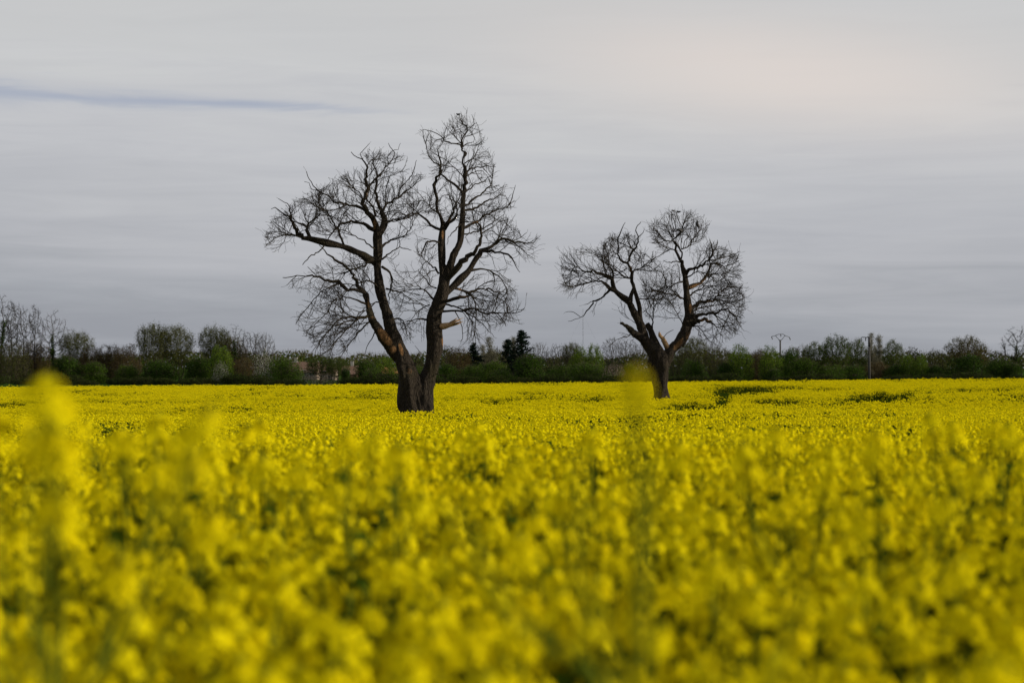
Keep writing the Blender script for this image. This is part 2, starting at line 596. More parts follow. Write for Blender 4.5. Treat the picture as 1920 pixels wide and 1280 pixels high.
    for v, c, n_ in zip(me2.vertices, cos, nos):
        f = noise.noise(Vector((c.x * 5, c.y * 5, c.z * 1.0 + seed))) * 1.4 + noise.noise(Vector((c.x * 13, c.y * 13, c.z * 2.0 + seed)))
        v.co = c + n_ * (0.032 * f)
    me2.polygons.foreach_set('use_smooth', [True] * len(me2.polygons))
    me2.materials.clear(); me2.materials.append(M['bark'])
    paint(me2)
    tmp.parent = root
    # limbs
    limb_obj = {}
    for li, (name, pp, rr) in enumerate(geom):
        if name.startswith('trunk'): continue
        mb = MB()
        sides = 10 if rr[0] > 0.06 else 7 if rr[0] > 0.03 else 5
        nm, mt = ('broken_stub', M['wood']) if name == 'stub' else (name, M['bark'])
        mb.tube([inv @ p for p in pp], rr, sides, ridge=0.42 if rr[0] > 0.05 else 0.25, seed=seed + li)
        o = mb.build(nm, mt, root)
        if name == 'stub':
            o['label'] = 'pale broken stub of splintered bare wood'
            e = inv @ pp[-1]; b0 = inv @ pp[len(pp) // 2]
            sp = MB()
            for q in range(7):
                o_ = Vector((rng.gauss(0, .03), rng.gauss(0, .03), rng.gauss(0, .04)))
                sp.tube([b0 + o_, b0.lerp(e, .6) + o_ * 1.6, b0.lerp(e, rng.uniform(.8, 1.25)) + o_ * 2.2], [.035, .022, .003], 4)
            sp.build('splinters', M['wood'], o)
        paint(o.data)
        limb_obj[li] = o
    # twigs, one mesh per limb
    per = {}
    for ch in chains(n0, nodes, parent, rad):
        li = limb[ch[-1]]
        mb = per.setdefault(li, MB())
        r0 = rad[ch[1]]
        mb.tube([inv @ nodes[i] for i in ch], [min(rad[ch[0]], r0)] + [rad[i] for i in ch[1:]], 5 if r0 > 0.018 else 3, cap=False)
    for li, mb in per.items():
        o = mb.build('twigs', M['twig'], limb_obj.get(li, root))
        o['kind'] = 'stuff'
    return root

# --- left tree of the two in the field (70 m away)
T1 = [
 ('trunk0', 0.0, [(776, 795, 30), (775, 772, 23), (771, 745, 22.5), (768, 714, 21.5), (757, 682, 17), (744, 655, 14), (736, 630, 11), (729, 600, 9.5), (722, 572, 9.5), (712, 540, 9), (707, 505, 8.8), (709, 480, 8.5), (708, 450, 8.2), (709, 432, 7.6)]),
 ('trunk1', 0.3, [(795, 795, 24), (796, 772, 17), (797, 745, 16.5), (802, 714, 15), (808, 691, 14), (812, 667, 14), (815, 644, 14.5), (815, 620, 15.5), (813, 600, 13.5), (817, 583, 12.5), (825, 565, 12), (829, 550, 11.5), (831, 527, 10)]),
 ('trunk2', -0.5, [(748, 672, 12), (733, 652, 9.5), (718, 632, 8.5), (704, 610, 7.5), (695, 592, 6.5), (691, 569, 6), (684, 550, 5.5)]),
 ('trunk3', 0.3, [(830, 535, 10), (829, 510, 8), (829, 488, 7.2), (829, 460, 6.2), (829, 436, 5.6), (831, 418, 4.6)]),
 ('trunk4', 0.5, [(829, 548, 9), (836, 522, 8.5), (843, 500, 8), (850, 478, 7.5), (861, 456, 6.5), (866, 424, 6), (867, 401, 5.6), (868, 377, 5.0), (870, 354, 4.7), (872, 331, 4.2), (870, 312, 3.6), (868, 295, 3.1), (867, 277, 2.6)]),
 ('limb', -1.6, [(709, 490, 8), (691, 486, 7.5), (674, 475, 6.5), (644, 463, 5.6), (611, 455, 5.4), (583, 448, 5.0), (569, 445, 4.6), (557, 437, 4.0), (548, 420, 3.2), (542, 406, 2.4), (527, 399, 1.7), (515, 390, 1.2), (508, 393, .8)]),
 ('limb', -.6, [(548, 420, 2), (543, 395, 1.5), (538, 382, 1.1), (520, 372, .8)]),
 ('limb', .3, [(583, 448, 4), (577, 438, 3.6), (574, 427, 3.2), (567, 423, 2.6), (559, 419, 1.6)]),
 ('limb', .8, [(575, 428, 2.6), (580, 417, 2.2), (591, 409, 2), (600, 397, 1.4), (598, 382, .9)]),
 ('limb', -1.2, [(703, 432, 5), (692, 426, 4), (677, 417, 3), (653, 415, 2.6), (634, 424, 2.2), (624, 435, 1.8), (613, 448, 1.3)]),
 ('limb', -.8, [(709, 436, 6.5), (698, 408, 5.5), (684, 393, 4.6), (683, 369, 4), (690, 355, 3.8), (686, 338, 3), (687, 313, 2.3), (679, 298, 1.6), (670, 294, 1.1), (658, 284, .8)]),
 ('limb', .5, [(687, 313, 1.8), (695, 300, 1.4), (706, 292, 1.1), (712, 278, .8)]),
 ('limb', -.3, [(680, 298, 1.4), (675, 288, 1.1), (682, 280, .9), (692, 270, .7)]),
 ('limb', .8, [(689, 352, 2.8), (700, 340, 2.3), (714, 324, 2), (729, 307, 1.6), (740, 291, 1.2), (735, 281, 1.0), (728, 268, .7)]),
 ('limb', .3, [(729, 307, 1.4), (726, 295, 1.2), (734, 283, 1), (746, 279, .8), (750, 268, .6)]),
 ('limb', .9, [(710, 438, 6), (721, 417, 5), (714, 394, 4), (705, 369, 3), (704, 345, 2.3), (706, 322, 1.5), (700, 306, 1)]),
 ('limb', 1.4, [(716, 398, 3), (727, 380, 2.6), (747, 369, 2.1), (762, 358, 1.7), (775, 348, 1.3), (790, 335, .9)]),
 ('limb', .6, [(747, 369, 1.7), (752, 350, 1.4), (766, 336, 1.2), (775, 322, 1), (780, 300, .7)]),
 ('limb', -1.5, [(688, 396, 3.6), (667, 387, 3.1), (644, 382, 2.6), (625, 378, 2.3), (614, 366, 2), (597, 357, 1.8), (583, 341, 1.3), (573, 320, .8)]),
 ('limb', -.4, [(597, 357, 1.3), (584, 354, 1.1), (578, 342, .9), (570, 340, .7)]),
 ('limb', -.9, [(645, 461, 2.6), (635, 436, 2.3), (621, 408, 1.9), (604, 390, 1.5), (590, 374, 1)]),
 ('limb', -.8, [(648, 384, 2), (630, 392, 1.6), (612, 396, 1.2), (596, 390, .8)]),
 ('limb', -1.0, [(610, 457, 2.2), (597, 472, 1.7), (580, 482, 1.4), (567, 497, .9)]),
 ('limb', -1.1, [(568, 446, 2.4), (548, 440, 2), (530, 441, 1.5), (515, 448, 1), (503, 458, .7)]),
 ('limb', 1.3, [(716, 424, 2.8), (733, 414, 2.2), (757, 409, 1.7), (775, 402, 1.2), (795, 395, .8)]),
 ('limb', 1.3, [(715, 463, 3), (728, 453, 2.2), (757, 443, 1.6), (770, 428, 1.2), (776, 412, .8)]),
 ('limb', 1.6, [(716, 486, 2.4), (732, 474, 1.8), (750, 464, 1.4), (772, 470, .9)]),
 ('limb', 1.0, [(716, 500, 3), (726, 507, 2.6), (733, 515, 2.4), (735, 528, 2.1), (728, 552, 1.6), (731, 570, 1)]),
 ('limb', 1.4, [(724, 541, 2.4), (740, 545, 1.8), (754, 550, 1.5), (778, 564, 1), (790, 562, .7)]),
 ('limb', .8, [(738, 598, 2.2), (752, 597, 1.7), (758, 606, 1.3), (762, 616, .9)]),
 ('limb', -.9, [(686, 552, 5), (671, 534, 4.4), (662, 517, 3.7), (651, 503, 3.1), (634, 490, 2.6), (622, 482, 2), (608, 470, 1.4), (598, 460, .9)]),
 ('limb', -1.4, [(684, 548, 4.4), (670, 544, 3.9), (651, 542, 3.5), (632, 529, 3.1), (609, 525, 2.6), (590, 516, 2.3), (572, 517, 1.6), (557, 516, 1.3), (543, 520, 1), (529, 521, .7)]),
 ('limb', -.4, [(557, 516, 1.2), (548, 524, 1), (537, 536, .7)]),
 ('limb', -.3, [(592, 515, 1.4), (584, 508, 1.1), (577, 500, .8)]),
 ('limb', -1.6, [(690, 572, 2.6), (668, 562, 2), (648, 558, 1.8), (627, 564, 1.5), (609, 590, 1.2), (586, 611, .8)]),
 ('limb', -1.2, [(634, 531, 2), (616, 540, 1.7), (600, 548, 1.4), (580, 572, 1.1), (557, 602, .7)]),
 ('limb', -1.0, [(694, 590, 3.4), (678, 596, 2.8), (661, 595, 2.5), (642, 596, 2), (628, 606, 1.5), (612, 626, 1.1), (598, 632, .8)]),
 ('limb', -1.5, [(672, 597, 2.4), (655, 612, 2), (634, 634, 1.6), (615, 656, 1.2), (598, 668, .8)]),
 ('limb', -.6, [(697, 600, 2.4), (682, 612, 1.9), (664, 634, 1.5), (646, 658, 1.1), (636, 672, .8)]),
 ('limb', -1.9, [(664, 600, 1.8), (640, 606, 1.5), (618, 618, 1.2), (596, 646, 1), (584, 662, .7)]),
 ('limb', .6, [(706, 612, 2), (700, 630, 1.4), (690, 645, 1), (684, 662, .7)]),
 ('limb', .9, [(712, 620, 1.6), (716, 640, 1.2), (722, 655, .7)]),
 ('limb', -1.2, [(706, 500, 3.2), (692, 492, 2.6), (676, 500, 2.2), (660, 505, 1.8), (642, 512, 1.3), (620, 512, .9)]),
 ('limb', -1.3, [(708, 470, 2.4), (692, 458, 1.9), (672, 446, 1.5), (655, 436, 1.1), (640, 430, .8)]),
 ('limb', -1.8, [(712, 540, 2.4), (698, 530, 2), (680, 528, 1.7), (664, 534, 1.4), (645, 548, .9)]),
 ('limb', -1.0, [(720, 572, 2.2), (706, 566, 1.9), (690, 580, 1.6), (672, 584, 1.2), (650, 575, .8)]),
 ('limb', -1.0, [(704, 405, 2.6), (694, 380, 2), (672, 362, 1.7), (655, 345, 1.3), (640, 335, .9)]),
 # right half
 ('limb', -.7, [(831, 424, 4), (826, 408, 3.8), (820, 396, 3.4), (818, 373, 3), (816, 354, 2.8), (816, 340, 2.6), (823, 327, 2.3), (824, 312, 1.9), (815, 304, 1.6), (808, 296, 1.3), (800, 281, .9)]),
 ('limb', .2, [(823, 325, 2), (826, 310, 2), (823, 293, 1.7), (820, 281, 1.4), (827, 272, .9)]),
 ('limb', .2, [(825, 324, 2.2), (843, 340, 2.5), (857, 349, 2.8), (866, 365, 3)]),
 ('limb', -.6, [(832, 424, 3.4), (848, 403, 2.4), (855, 385, 1.6), (862, 368, 1)]),
 ('limb', -.6, [(834, 430, 3.4), (846, 414, 2.8), (858, 402, 1.8)]),
 ('limb', -.9, [(828, 431, 3.3), (811, 425, 2.9), (797, 409, 2.5), (777, 399, 2), (759, 408, 1.5), (742, 415, 1)]),
 ('limb', -1.1, [(828, 456, 2.6), (806, 452, 2.2), (794, 466, 1.6), (789, 482, 1)]),
 ('limb', -.9, [(820, 398, 2), (806, 388, 1.5), (795, 376, 1.1), (783, 378, .8)]),
 ('limb', -.8, [(867, 279, 2.2), (863, 271, 2), (841, 267, 1.7), (831, 259, 1.4), (820, 250, 1.2), (803, 245, 1), (786, 243, .7)]),
 ('limb', -.3, [(831, 259, 1.1), (815, 264, .9), (812, 271, .6)]),
 ('limb', .4, [(867, 279, 2.1), (865, 262, 1.8), (876, 247, 1.6), (875, 237, 1.4), (868, 232, 1.1), (863, 222, .9), (861, 214, .7)]),
 ('limb', .4, [(875, 239, 1.3), (882, 238, 1.1), (889, 232, 1), (886, 219, .7)]),
 ('limb', .2, [(868, 232, 1), (866, 222, .8), (864, 209, .6)]),
 ('limb', -.5, [(864, 268, 1.2), (852, 255, 1), (840, 244, .9), (833, 234, .6)]),
 ('limb', .5, [(868, 275, 1.6), (875, 269, 1.4), (888, 266, 1), (890, 258, .8), (886, 252, .6)]),
 ('limb', .4, [(871, 256, 1.1), (885, 253, .9), (898, 248, .6)]),
 ('limb', .6, [(871, 306, 1.8), (883, 299, 1.4), (895, 297, 1.1), (902, 296, .7)]),
 ('limb', .9, [(872, 324, 2.4), (885, 315, 2.1), (900, 313, 1.8), (914, 312, 1.3), (929, 312, .8)]),
 ('limb', -.8, [(871, 335, 1.8), (861, 322, 1.5), (848, 312, 1.2), (833, 309, .8)]),
 ('limb', 1.0, [(871, 332, 1.8), (885, 324, 1.4), (904, 319, 1), (912, 330, .7)]),
 ('limb', -.9, [(868, 385, 2), (850, 376, 1.6), (838, 364, 1.2), (826, 372, .8)]),
 ('limb', 1.3, [(870, 362, 2), (888, 348, 1.6), (906, 340, 1.3), (915, 332, .8)]),
 ('limb', 1.2, [(868, 388, 2.7), (886, 375, 2.4), (904, 361, 2), (919, 347, 1.5), (923, 331, .9)]),
 ('limb', 1.5, [(868, 394, 3), (890, 391, 2.5), (904, 383, 2.2), (915, 377, 1.9), (942, 364, 1.2), (950, 372, .7)]),
 ('limb', .5, [(904, 362, 1.3), (922, 362, 1.1), (944, 348, .7)]),
 ('limb', 1.1, [(866, 428, 3.2), (881, 422, 2.8), (898, 411, 2.5), (916, 400, 2.2), (935, 392, 1.8), (951, 387, 1.4), (960, 371, 1.1), (966, 347, .7)]),
 ('limb', .6, [(952, 387, 1.1), (962, 378, .9), (968, 376, .6)]),
 ('limb', 1.6, [(866, 440, 2.3), (884, 436, 1.9), (904, 430, 1.5), (930, 412, 1.1), (945, 402, .7)]),
 ('limb', -1.4, [(866, 418, 2), (852, 432, 1.7), (842, 444, 1.2), (838, 458, .8)]),
 ('limb', .8, [(831, 556, 7), (842, 545, 6.5), (852, 534, 6), (862, 524, 5.8), (878, 509, 5.4), (890, 488, 5), (903, 471, 4.6), (925, 460, 3.6), (935, 452, 3), (946, 446, 2.5), (965, 452, 2.1), (993, 457, 1.5), (1005, 450, 1.1), (1014, 441, .7)]),
 ('limb', -.9, [(834, 530, 5.4), (844, 516, 5), (858, 501, 4.8), (872, 486, 4.6), (886, 473, 4), (898, 460, 3.5), (902, 437, 2.8), (896, 418, 2), (881, 416, 1.2)]),
 ('limb', .6, [(902, 438, 2), (914, 430, 1.6), (925, 424, 1.2), (938, 412, .8)]),
 ('limb', -.8, [(902, 470, 3.4), (928, 471, 2.7), (944, 474, 2.2), (957, 482, 1.7), (963, 490, 1.3), (973, 510, .8)]),
 ('limb', .5, [(944, 447, 2), (955, 455, 1.5), (975, 464, 1.3), (990, 478, .9), (1002, 484, .6)]),
 ('limb', .6, [(962, 452, 1.3), (978, 444, 1), (988, 436, .7)]),
 ('limb', 1.2, [(925, 459, 2.2), (938, 440, 1.7), (948, 425, 1.2), (952, 412, .7)]),
 ('limb', 1.0, [(880, 508, 2.8), (900, 505, 2.2), (918, 508, 1.8), (932, 515, 1.5), (940, 525, 1.2), (950, 540, .8)]),
 ('limb', 1.2, [(850, 540, 3.4), (866, 544, 3), (880, 548, 2.8), (895, 543, 2.5), (909, 542, 2.2), (922, 543, 1.9), (934, 549, 1.5), (948, 543, 1.2), (960, 544, .8)]),
 ('limb', .4, [(866, 544, 2.4), (880, 552, 2.2), (889, 563, 1.9), (893, 577, 1.5)]),
 ('limb', .4, [(935, 549, 1.4), (948, 560, 1.1), (952, 575, .8)]),
 ('limb', -.6, [(834, 566, 3.8), (850, 560, 3.4), (864, 557, 3), (877, 555, 2)]),
 ('limb', -.9, [(828, 584, 3), (846, 583, 2.6), (867, 582, 2.3), (890, 578, 2.1), (908, 589, 2), (927, 585, 1.6), (938, 595, 1.3), (949, 611, .9)]),
 ('limb', -.5, [(908, 588, 1.6), (934, 586, 1.3), (960, 588, 1.1), (975, 584, .9), (984, 576, .6)]),
 ('limb', -1.4, [(834, 570, 2.4), (852, 574, 2), (872, 584, 1.6), (886, 605, 1.3), (890, 625, 1), (892, 645, .7)]),
 ('limb', -.7, [(868, 582, 1.8), (885, 592, 1.5), (905, 606, 1.2), (918, 622, .9), (930, 634, .6)]),
 ('limb', .3, [(852, 582, 1.6), (862, 600, 1.3), (868, 622, 1), (866, 640, .7)]),
 ('limb', -.8, [(815, 563, 2.6), (803, 551, 2), (790, 540, 1.5), (775, 536, .9)]),
 ('limb', -1.2, [(822, 512, 2.4), (812, 500, 1.9), (800, 490, 1.4), (790, 500, .8)]),
 ('limb', -1.0, [(818, 540, 2), (806, 535, 1.7), (796, 520, 1.3), (786, 510, .8)]),
 ('limb', -.5, [(800, 599, 2.6), (788, 597, 2), (775, 600, 1.2)]),
 ('limb', -.9, [(806, 572, 1.8), (795, 575, 1.4), (782, 585, 1.1), (770, 600, .7)]),
 ('limb', -.9, [(778, 690, 1.2), (780, 672, 1), (786, 660, .8), (778, 648, .6)]),
 ('limb', -.5, [(816, 700, 1.2), (828, 704, 1), (838, 712, .7)]),
 ('stub', -.3, [(822, 613, 5), (834, 611, 5.6), (844, 608, 4.4), (854, 604, 2.4), (862, 601, .8)]),
]
RG1 = [
 ([(495, 445), (505, 415), (530, 400), (548, 378), (580, 366), (610, 350), (640, 328), (665, 318), (690, 312), (690, 420), (660, 450), (610, 445), (570, 440), (545, 470), (520, 478), (498, 462)], 1250, -3.2, 1.2),
 ([(690, 312), (720, 300), (765, 312), (800, 335), (796, 380), (780, 420), (770, 460), (735, 480), (715, 430), (690, 400)], 620, -1.0, 2.8),
 ([(590, 500), (650, 470), (700, 480), (705, 540), (700, 610), (670, 660), (600, 672), (590, 650), (553, 602), (548, 560), (545, 522), (570, 515)], 1150, -3.6, 1.0),
 ([(720, 480), (770, 470), (785, 520), (790, 570), (770, 640), (745, 640), (740, 590)], 260, -.5, 2.4),
 ([(665, 290), (700, 285), (740, 285), (765, 300), (760, 320), (700, 315)], 60, -1, 1.5),
 ([(800, 280), (785, 245), (830, 232), (860, 213), (890, 218), (903, 250), (928, 310), (925, 340), (965, 352), (965, 390), (900, 420), (840, 420), (790, 400), (785, 370), (812, 340)], 520, -1.8, 2.4),
 ([(880, 420), (950, 405), (975, 435), (1012, 440), (1003, 482), (970, 490), (955, 510), (965, 545), (984, 580), (975, 602), (930, 610), (895, 645), (862, 645), (870, 600), (850, 570), (860, 540), (900, 500), (870, 450)], 830, -2.2, 2.6),
 ([(770, 410), (820, 420), (822, 500), (808, 560), (795, 640), (775, 620), (770, 560), (785, 500)], 230, -2.0, .8),
]
WS1 = [(722, 632, 9, 22, -38, 1.3), (737, 655, 10, 12, 0, .8), (752, 655, 4, 14, -15, 1.2), (800, 735, 8, 30, 5, .35), (768, 695, 10, 10, 0, .6), (860, 545, 16, 5, -40, .9), (868, 556, 12, 3, 0, 1.0),
       (702, 420, 5, 14, 0, .9), (690, 360, 4, 12, 0, .9), (846, 410, 12, 4, -50, 1.1), (830, 440, 4, 12, 0, .8), (700, 595, 20, 4, 5, .6), (888, 416, 12, 3, 0, 1.0), (831, 640, 4, 12, 0, .9), (653, 415, 20, 3, 0, .7), (690, 570, 4, 14, 0, .7)]

# --- right tree, smaller and further off (93 m)
T2 = [
 ('trunk0', 0.0, [(1240, 765, 22), (1240, 744, 15.5), (1238, 725, 15), (1236, 700, 16), (1235, 680, 17), (1232, 664, 16), (1222, 652, 13), (1210, 640, 10), (1206, 622, 8), (1200, 606, 7), (1190, 588, 6.5), (1181, 570, 5.8)]),
 ('trunk1', 0.6, [(1240, 682, 14), (1250, 666, 12), (1264, 650, 10.5), (1276, 637, 10), (1287, 622, 9.5), (1292, 606, 9), (1294, 592, 7.8), (1291, 577, 6.6), (1287, 552, 6.2), (1286, 530, 5.6), (1282, 507, 4.6), (1276, 487, 3.4)]),
 ('trunk2', -0.5, [(1214, 645, 9), (1198, 631, 6.5), (1186, 622, 5.2), (1175, 612, 4), (1162, 606, 2.6)]),
 ('limb', .5, [(1236, 658, 7.5), (1226, 635, 6), (1221, 620, 5), (1213, 607, 4.2)]),
 ('limb', .1, [(1222, 622, 3), (1224, 604, 2), (1225, 586, 1.5), (1225, 564, 1.3), (1217, 552, .9), (1206, 538, .6)]),
 ('stub', -.5, [(1252, 652, 5.5), (1247, 642, 4.5), (1242, 633, 4), (1235, 625, 3.6)]),
 ('limb', -.8, [(1183, 574, 5.5), (1180, 566, 5), (1166, 556, 4.6), (1153, 544, 4.3), (1148, 528, 3.8), (1141, 519, 3.5), (1127, 513, 2.9), (1112, 507, 2.5), (1098, 510, 2.1), (1084, 500, 1.6), (1073, 498, 1.1), (1062, 492, .7)]),
 ('limb', -.9, [(1152, 544, 3.6), (1141, 539, 3.1), (1133, 530, 2.8), (1122, 527, 2.4), (1105, 529, 2), (1092, 534, 1.7), (1071, 538, 1.2), (1056, 534, .7)]),
 ('limb', .6, [(1145, 542, 2.8), (1139, 548, 2.4), (1127, 559, 2), (1110, 569, 1.8), (1101, 583, 1.6), (1090, 594, 1.4), (1078, 599, 1), (1066, 603, .7)]),
 ('limb', .1, [(1088, 594, 1.1), (1080, 588, .9), (1072, 584, .8), (1060, 585, .5)]),
 ('limb', .5, [(1126, 559, 1.4), (1112, 565, 1.1), (1096, 571, .7)]),
 ('limb', .4, [(1202, 604, 5), (1200, 590, 4.5), (1199, 575, 4.2), (1194, 556, 4), (1189, 539, 4), (1186, 522, 3.6), (1184, 510, 3.3), (1178, 492, 2.8), (1181, 479, 2.4), (1193, 463, 2), (1197, 445, 1.6), (1193, 427, 1.2), (1201, 416, .8)]),
 ('limb', .2, [(1182, 565, 4.5), (1184, 552, 4.2), (1189, 540, 4)]),
 ('limb', -.6, [(1178, 494, 2.7), (1170, 491, 2.4), (1161, 485, 2.1), (1161, 472, 1.9), (1159, 452, 1.7), (1163, 436, 1.3), (1172, 417, .8)]),
 ('limb', -.5, [(1160, 452, 1.2), (1148, 446, .9), (1138, 447, .6)]),
 ('limb', -.5, [(1183, 522, 2.3), (1171, 519, 2), (1162, 512, 1.7), (1155, 505, 1)]),
 ('limb', .6, [(1190, 470, 1.6), (1180, 458, 1.3), (1176, 446, .9)]),
 ('limb', .3, [(1196, 446, 1.1), (1206, 436, .9), (1208, 430, .6)]),
 ('limb', .9, [(1187, 508, 1.8), (1204, 501, 1.4), (1218, 492, 1.1), (1229, 482, .7)]),
 ('limb', .8, [(1196, 560, 1.8), (1212, 561, 1.4), (1229, 560, .9)]),
 ('limb', -.8, [(1141, 520, 2), (1134, 508, 1.6), (1130, 492, 1.3), (1118, 478, .8)]),
 ('limb', -.6, [(1148, 527, 1.8), (1150, 510, 1.5), (1142, 500, 1.1), (1140, 485, .7)]),
 ('limb', -.3, [(1098, 510, 1.3), (1088, 518, 1), (1074, 520, .7)]),
 ('limb', -.4, [(1192, 620, 1.4), (1178, 630, 1.1), (1160, 634, .9), (1140, 650, .6)]),
 ('limb', .4, [(1205, 612, 1.8), (1192, 606, 1.2), (1180, 598, .7)]),
 ('limb', .3, [(1276, 489, 3.2), (1270, 474, 2.8), (1266, 460, 2.5), (1264, 450, 2.3), (1272, 440, 2), (1281, 424, 1.5), (1284, 412, 1.1), (1292, 402, .7)]),
 ('limb', -.4, [(1277, 486, 2.4), (1279, 474, 2), (1270, 460, 1.8), (1266, 452, 1.7)]),
 ('limb', -.5, [(1265, 452, 1.9), (1247, 451, 1.6), (1238, 441, 1.3), (1230, 430, .9), (1222, 428, .6)]),
 ('limb', -.3, [(1246, 451, 1.1), (1234, 455, .9), (1218, 454, .6)]),
 ('limb', .2, [(1264, 445, 1.6), (1262, 436, 1.4), (1268, 424, 1.2), (1262, 410, .9), (1258, 400, .6)]),
 ('limb', .6, [(1278, 467, 1.9), (1292, 461, 1.7), (1298, 450, 1.5), (1308, 440, 1.3), (1314, 430, 1), (1316, 420, .7)]),
 ('limb', .2, [(1298, 452, 1.2), (1290, 442, 1), (1278, 440, .7)]),
 ('limb', .4, [(1296, 455, 1.2), (1308, 452, 1), (1318, 444, .6)]),
 ('limb', -.9, [(1286, 514, 4), (1292, 506, 3.6), (1304, 502, 3.1), (1317, 498, 2.8), (1328, 489, 2.5), (1336, 474, 2), (1333, 460, 1.5), (1331, 448, .9)]),
 ('limb', .3, [(1336, 473, 1.5), (1344, 462, 1.2), (1345, 450, .8)]),
 ('limb', .6, [(1330, 488, 2), (1345, 486, 1.7), (1362, 481, 1.4), (1378, 476, .9)]),
 ('limb', .3, [(1340, 468, 1.2), (1350, 466, .9), (1360, 464, .6)]),
 ('limb', .8, [(1290, 540, 4.6), (1300, 536, 4.2), (1314, 530, 3.8), (1322, 522, 3.3), (1328, 511, 2.8), (1333, 497, 2.3), (1345, 494, 1.8), (1358, 500, 1.5), (1373, 495, 1.1), (1386, 488, .7)]),
 ('limb', .5, [(1325, 518, 1.8), (1340, 513, 1.4), (1356, 516, 1.1), (1372, 520, .7)]),
 ('limb', 1.2, [(1292, 583, 4), (1298, 576, 3.6), (1308, 569, 3.2), (1322, 566, 2.9), (1337, 563, 2.6), (1348, 550, 2.2), (1360, 540, 1.9), (1375, 537, 1.4), (1386, 540, 1.1), (1394, 533, .7)]),
 ('limb', .5, [(1337, 563, 1.9), (1352, 562, 1.6), (1370, 568, 1.2), (1386, 578, .7)]),
 ('limb', -.8, [(1298, 602, 4.4), (1306, 593, 4), (1316, 588, 3.5), (1330, 588, 3.1), (1342, 587, 2.7), (1352, 582, 2.3), (1366, 580, 1.9), (1378, 592, 1.4), (1384, 605, .8)]),
 ('limb', -1.2, [(1298, 608, 3.8), (1308, 602, 3.4), (1320, 600, 3.2), (1334, 604, 2.6)]),
 ('limb', .2, [(1334, 604, 1.6), (1342, 612, 1.2), (1348, 625, .8)]),
 ('limb', -.5, [(1340, 590, 1.8), (1356, 600, 1.5), (1372, 606, 1.1), (1380, 614, .7)]),
 ('limb', -.6, [(1299, 612, 2), (1308, 612, 1.5), (1318, 622, 1.1), (1326, 634, .7)]),
 ('limb', .7, [(1292, 590, 2.4), (1305, 580, 2), (1318, 576, 1.7), (1330, 574, 1.2), (1345, 572, .7)]),
 ('limb', -.9, [(1286, 563, 2.4), (1276, 557, 2.1), (1266, 553, 1.8), (1251, 551, 1.4), (1240, 545, .8)]),
 ('limb', -.8, [(1284, 527, 2.2), (1272, 530, 1.8), (1258, 535, 1.5), (1245, 538, .9)]),
 ('limb', -.7, [(1277, 492, 2), (1266, 490, 1.6), (1255, 492, 1.2), (1244, 488, .7)]),
 ('limb', -.5, [(1270, 470, 1.6), (1258, 467, 1.3), (1246, 473, 1.1), (1234, 481, .9), (1220, 488, .6)]),
 ('limb', -.4, [(1283, 615, 2.4), (1278, 604, 1.6), (1272, 590, 1.1), (1264, 576, .7)]),
 ('limb', 1.1, [(1290, 558, 2.2), (1302, 548, 1.8), (1312, 544, 1.5), (1326, 536, 1.1), (1335, 548, .7)]),
 ('limb', -.6, [(1285, 520, 2.2), (1298, 515, 1.8), (1308, 508, 1.5), (1318, 512, 1)]),
 ('limb', .9, [(1240, 640, 1.3), (1250, 625, 1), (1262, 618, .7)]),
]
RG2 = [
 ([(1052, 520), (1050, 482), (1080, 466), (1120, 466), (1150, 442), (1180, 436), (1200, 448), (1205, 500), (1160, 545), (1120, 545), (1075, 560), (1056, 545)], 1500, -2.6, 1.6),
 ([(1110, 545), (1180, 560), (1190, 600), (1160, 590), (1110, 590)], 90, -1.5, 1),
 ([(1190, 470), (1230, 480), (1250, 500), (1270, 560), (1265, 600), (1235, 610), (1205, 590), (1205, 540), (1195, 500)], 620, -1.8, 1.8),
 ([(1225, 455), (1215, 425), (1240, 402), (1262, 394), (1302, 396), (1330, 420), (1322, 448), (1290, 470), (1250, 480)], 520, -1.4, 1.4),
 ([(1290, 470), (1340, 455), (1385, 478), (1392, 520), (1350, 525), (1300, 530), (1285, 500)], 760, -1.6, 2.2),
 ([(1295, 540), (1340, 520), (1392, 530), (1400, 580), (1385, 620), (1345, 652), (1322, 640), (1300, 620), (1296, 580)], 1050, -2.2, 2.6),
 ([(1235, 500), (1275, 490), (1282, 560), (1280, 600), (1245, 600)], 420, -1.8, 1.0),
 ([(1160, 600), (1200, 580), (1200, 640), (1170, 650)], 70, -1, 1),
]
WS2 = [(1246, 715, 7, 30, 0, .35), (1272, 645, 22, 7, -50, .75), (1290, 630, 10, 14, 0, .6), (1294, 578, 4, 12, 0, .9), (1302, 536, 16, 4, -20, .9), (1322, 600, 14, 4, 0, .9), (1320, 525, 8, 10, 0, .8), (1182, 505, 4, 16, 0, .7), (1141, 517, 6, 4, 0, .7), (1300, 505, 18, 3, -10, .6), (1216, 640, 6, 12, -30, .5), (1330, 565, 20, 4, 0, .6)]

hero_tree(70.0, T1, RG1, None, 'large bare tree with two forked trunks and a pale broken stub', 11, WS1, 'bare trees standing in the rapeseed field', 0.0046, lambda y: .04 if y < 510 else -.07)
hero_tree(93.0, T2, RG2, None, 'smaller bare tree with one short thick trunk, right of the large one', 23, WS2, 'bare trees standing in the rapeseed field', 0.0056, lambda y: .03 if y < 560 else -.03)

